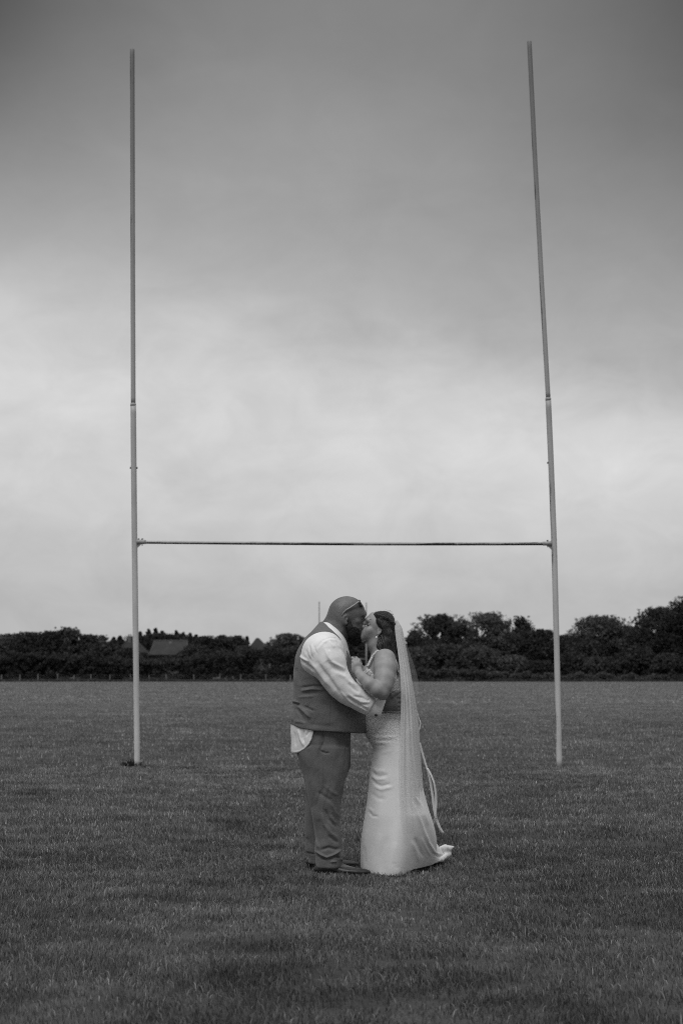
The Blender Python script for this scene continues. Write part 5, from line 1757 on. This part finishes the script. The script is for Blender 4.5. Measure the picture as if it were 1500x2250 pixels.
    if (N * (V - np.array([V[:, 0].mean(), Y0, 0]))[:, :] * np.array([1, 1, 0])).sum() < 0:
        Q = Q[:, ::-1]; N = -N
    for pts, w, a in [([(816, 1613), (840, 1615), (872, 1613)], 2.6, -.008), ([(818, 1619), (845, 1620), (874, 1618)], 2.6, .008), ([(815, 1625), (838, 1627), (864, 1627)], 2.6, -.008), ([(819, 1631), (850, 1632)], 2.6, .007),
                      ([(822, 1637), (845, 1637.5)], 2.6, -.007), ([(836, 1655), (860, 1650)], 5, .004), ([(817, 1694), (824, 1702), (834, 1706), (852, 1702)], 4.5, -.010), ([(818, 1687), (828, 1694), (846, 1694)], 4.5, .007),
                      ([(816, 1711), (826, 1722), (838, 1727), (858, 1722)], 4, -.011), ([(815, 1704), (828, 1713), (848, 1712)], 3.6, .009), ([(822, 1728), (838, 1735), (862, 1729)], 4.5, .009), ([(814, 1742), (830, 1754), (846, 1756)], 6, -.006),
                      ([(809, 1784), (817, 1793), (830, 1794)], 3.5, -.008), ([(808, 1775), (820, 1784)], 4, .006), ([(900, 1746), (908, 1758), (917, 1771), (928, 1803), (938, 1836)], 5.5, -.020),
                      ([(893, 1738), (905, 1762), (914, 1780), (928, 1816), (940, 1850), (954, 1874), (972, 1878)], 4.5, .018), ([(906, 1744), (926, 1772), (940, 1812)], 4.5, .010), ([(884, 1760), (895, 1800), (905, 1850)], 8, -.006),
                      ([(912, 1842), (920, 1862), (930, 1884)], 5, -.015), ([(906, 1850), (914, 1872), (920, 1894)], 4.5, .010), ([(925, 1840), (936, 1864), (946, 1882)], 4, .008), ([(948, 1874), (962, 1882), (974, 1882)], 3.4, -.016),
                      ([(870, 1850), (860, 1890), (858, 1920)], 10, .006), ([(835, 1830), (820, 1880), (815, 1915)], 10, .006), ([(850, 1840), (838, 1880), (836, 1915)], 8, -.006), ([(866, 1895), (872, 1910)], 3, -.006),
                      ([(880, 1660), (884, 1700), (892, 1745)], 7, .005), ([(800, 1860), (802, 1900)], 4, -.006)]:
        V = fold(V, N, pts, w * .72, a * .5)
    V = ripple(V, N, 9, .003, 3, (1, 1, .4))
    V[:, 2] = np.maximum(V[:, 2], .004)
    dress = part('dress', V, Q, M['skirt'], root)
    so = dress.modifiers.new('solid', 'SOLIDIFY'); so.thickness = .003; so.offset = -1

    # ---- lace bodice with shoulder straps and a low back
    Bd = Field((.08, Y0 - .24, .98), (.44, Y0 + .24, 1.50), .0048)
    Bd.loft(BR_TORSO, .01, .003)
    for s in (-1, 1): E(Bd, 806, 1478, s * .068, 13.2, 15, .064, 0, .03)
    px, py = Bd.grid_px()
    y = np.abs(Bd.ax[1] - Y0)[None, :, None]
    top = np.interp(px, [780, 793, 800, 806, 813, 822, 832, 846, 858, 864, 869, 874, 882], [1484, 1482, 1474, 1468, 1470, 1484, 1494, 1502, 1494, 1482, 1474, 1470, 1474])
    Bd.F[...] = smax(Bd.F, ((top - py) * sc()).astype(np.float32), .003)
    low = np.interp(px, [780, 845, 862, 880, 890], [1566, 1566, 1566, 1566, 1566])
    Bd.F[...] = smax(Bd.F, ((py - low) * sc()).astype(np.float32), .003)
    V, Q = Bd.mesh(1)
    bd = part('bodice', V, Q, M['lace'], dress)
    for s in (-1, 1):
        pts = [G(808, 1466, s * .128), G(814, 1453, s * .120), G(820, 1441, s * .112), G(828, 1432, s * .108), G(842, 1428.5, s * .112), (G(856, 1434, s * .120)), G(866, 1449, s * .127), G(871, 1463, s * .118), G(874, 1478, s * .10)]
        pts = resample(pts, 40)
        rib = []
        for k, p in enumerate(pts):
            d = pts[min(k + 1, 39)] - pts[max(k - 1, 0)]; d /= np.linalg.norm(d)
            out = p - G(843, 1470, 0); out -= d * out.dot(d); out /= np.linalg.norm(out)
            sd_ = np.cross(d, out); w = .0075
            rib += [p + out * .006 - sd_ * w, p + out * .009, p + out * .006 + sd_ * w]
        q = [(3 * k + c, 3 * k + c + 1, 3 * k + c + 4, 3 * k + c + 3) for k in range(39) for c in (0, 1)]
        o = part('strap', np.array(rib), np.array(q), M['lace'], dress)
        m = o.modifiers.new('solid', 'SOLIDIFY'); m.thickness = .004; m.offset = 0

    # ---- crumpled end of the train, pale underside turned up
    Tr = Field((float(at(950, 1870, 9.5)[0]), 9.3, -.01), (float(at(1004, 1870, 9.8)[0]), 9.95, .26), .0048)
    for pts in [[(966, 1866, 9.6, .012), (976, 1869, 9.62, .018), (984, 1874, 9.63, .015), (984, 1886, 9.64, .012)], [(972, 1862, 9.6, .012), (979, 1862, 9.61, .013), (988, 1863.5, 9.62, .010), (995, 1861, 9.63, .007)],
                [(955, 1894, 9.40, .010), (968, 1888, 9.50, .015), (980, 1880, 9.58, .015)], [(974, 1887, 9.58, .015), (984, 1878, 9.62, .012)]]:
        Tr.chain([(at(a, b, c), r) for a, b, c, r in pts], .022)
    V, Q = Tr.mesh(1)
    N = normals(V, Q); V = ripple(V, N, 90, .0012, 5)
    V[:, 2] = np.maximum(V[:, 2], .003)
    part('train', V, Q, M['ribbon'], dress)

    # ---- ribbons hanging from the back of the dress
    for pts, w0 in (([(921, 1632, .02), (927, 1655, .03), (936, 1684, .04), (944, 1714, .05), (950, 1750, .06), (953, 1776, .07), (957, 1797, .08), (965, 1818, .09), (973.5, 1832, .10)], .0085),
                    ([(938, 1688, .03), (947, 1704, .03), (953.5, 1722, .03), (957, 1745, .04), (957.5, 1768, .05), (956, 1790, .06), (957.5, 1800, .07)], .0075),
                    ([(915, 1562, .02), (919, 1576, .03), (923.5, 1589, .03), (922, 1598, .03), (918, 1612, .02)], .004)):
        P = resample([G(a, b, c) for a, b, c in pts], 44)
        vs = []
        for k, p in enumerate(P):
            tw = .35 + .5 * math.sin(k * .13)
            o = np.array([math.cos(tw), math.sin(tw), .12]) * w0
            vs += [p - o, p + o]
        q = [(2 * k, 2 * k + 1, 2 * k + 3, 2 * k + 2) for k in range(43)]
        o = part('ribbon', np.array(vs), np.array(q), M['ribbon'], dress)
        m = o.modifiers.new('solid', 'SOLIDIFY'); m.thickness = .0012

    # ---- veil: net gathered at the comb, folding round the back
    def veil(rows, n_rip, amp, seed, dens, name='veil', NA=130):
        g = np.random.default_rng(seed)
        rows = np.array(rows, float)
        zz = np.array([G((a + b) / 2, p)[2] for p, a, b, d in rows])
        er = np.array([(G(a, p)[0], G(b, p)[0], d) for p, a, b, d in rows])
        zq = np.linspace(zz[0], zz[-1], 90)
        es = smooth_interp(zq, zz[::-1], er[::-1])
        ph = np.linspace(0, np.pi, NA)
        V, D = [], []
        fr = [(n_rip * (.6 + .8 * g.random()), g.random() * 6.28, g.normal(0, .7)) for _ in range(5)]
        for k, (z, (xl, xr, b)) in enumerate(zip(zq, es)):
            t = k / 89
            rip = sum(np.sin(f_ * ph + p_ + q_ * t) for f_, p_, q_ in fr) / 2.2
            am = amp * (.35 + .9 * t) * min(1, (xr - xl) / .06)
            r = 1 + rip * am
            endz = z - (.05 * np.sin(ph * 3 + seed) + .035 * np.sin(ph * 7)) * max(0, (t - .9) * 10)
            V.append(np.stack([xl + (xr - xl) * np.sin(ph) * (1 + rip * am * .35), Y0 - b * np.cos(ph) * r, endz], -1))
            edge = np.minimum(1, np.minimum(ph, np.pi - ph) / .15)
            D.append(dens * (0.75 + 0.25 * np.sin(ph * n_rip * 1.7 + 2 * t + seed) ** 2) * (1.25 - .45 * t) * (1.0 + .35 * (1 - edge)) * np.clip((1.02 - t) / .2, 0, 1) ** .8)
        V, D = np.concatenate(V), np.concatenate(D)
        i, j = np.meshgrid(np.arange(NA - 1), np.arange(89))
        a = j * NA + i
        Q = np.stack([a, a + 1, a + NA + 1, a + NA], -1).reshape(-1, 4)
        me = mesh_np(name, V, Q)
        float_attr(me, 'dens', np.clip(D, 0, .9))
        return link(name, me, M['tulle'], root)
    veil([(1363, 865, 873, .022), (1376, 866, 881, .040), (1400, 868, 887, .066), (1440, 873, 895, .10), (1480, 876.5, 902, .14), (1520, 878, 909, .18), (1560, 877.5, 915, .20), (1600, 876, 919.5, .212),
          (1650, 873.5, 922.5, .216), (1700, 872.5, 926, .218), (1750, 874, 930, .222), (1795, 877, 936, .226)], 21, .030, 1, .84)
    veil([(1364, 865.5, 873, .016), (1376, 867, 879, .028), (1400, 870, 885, .045), (1440, 877, 893, .07), (1480, 881, 899, .10), (1520, 883, 905, .135), (1560, 885, 911, .16), (1600, 887, 915.5, .20), (1650, 889, 919, .209),
          (1700, 893, 924, .213), (1745, 896, 929.5, .219)], 15, .035, 2, .70)
    veil([(1365, 866, 874, .014), (1390, 870, 886, .04), (1430, 880, 898, .07), (1470, 890, 912, .10), (1500, 896, 919, .12), (1530, 899, 917, .13), (1570, 902, 917, .14)], 9, .06, 5, .09)
    return root


build_bride()
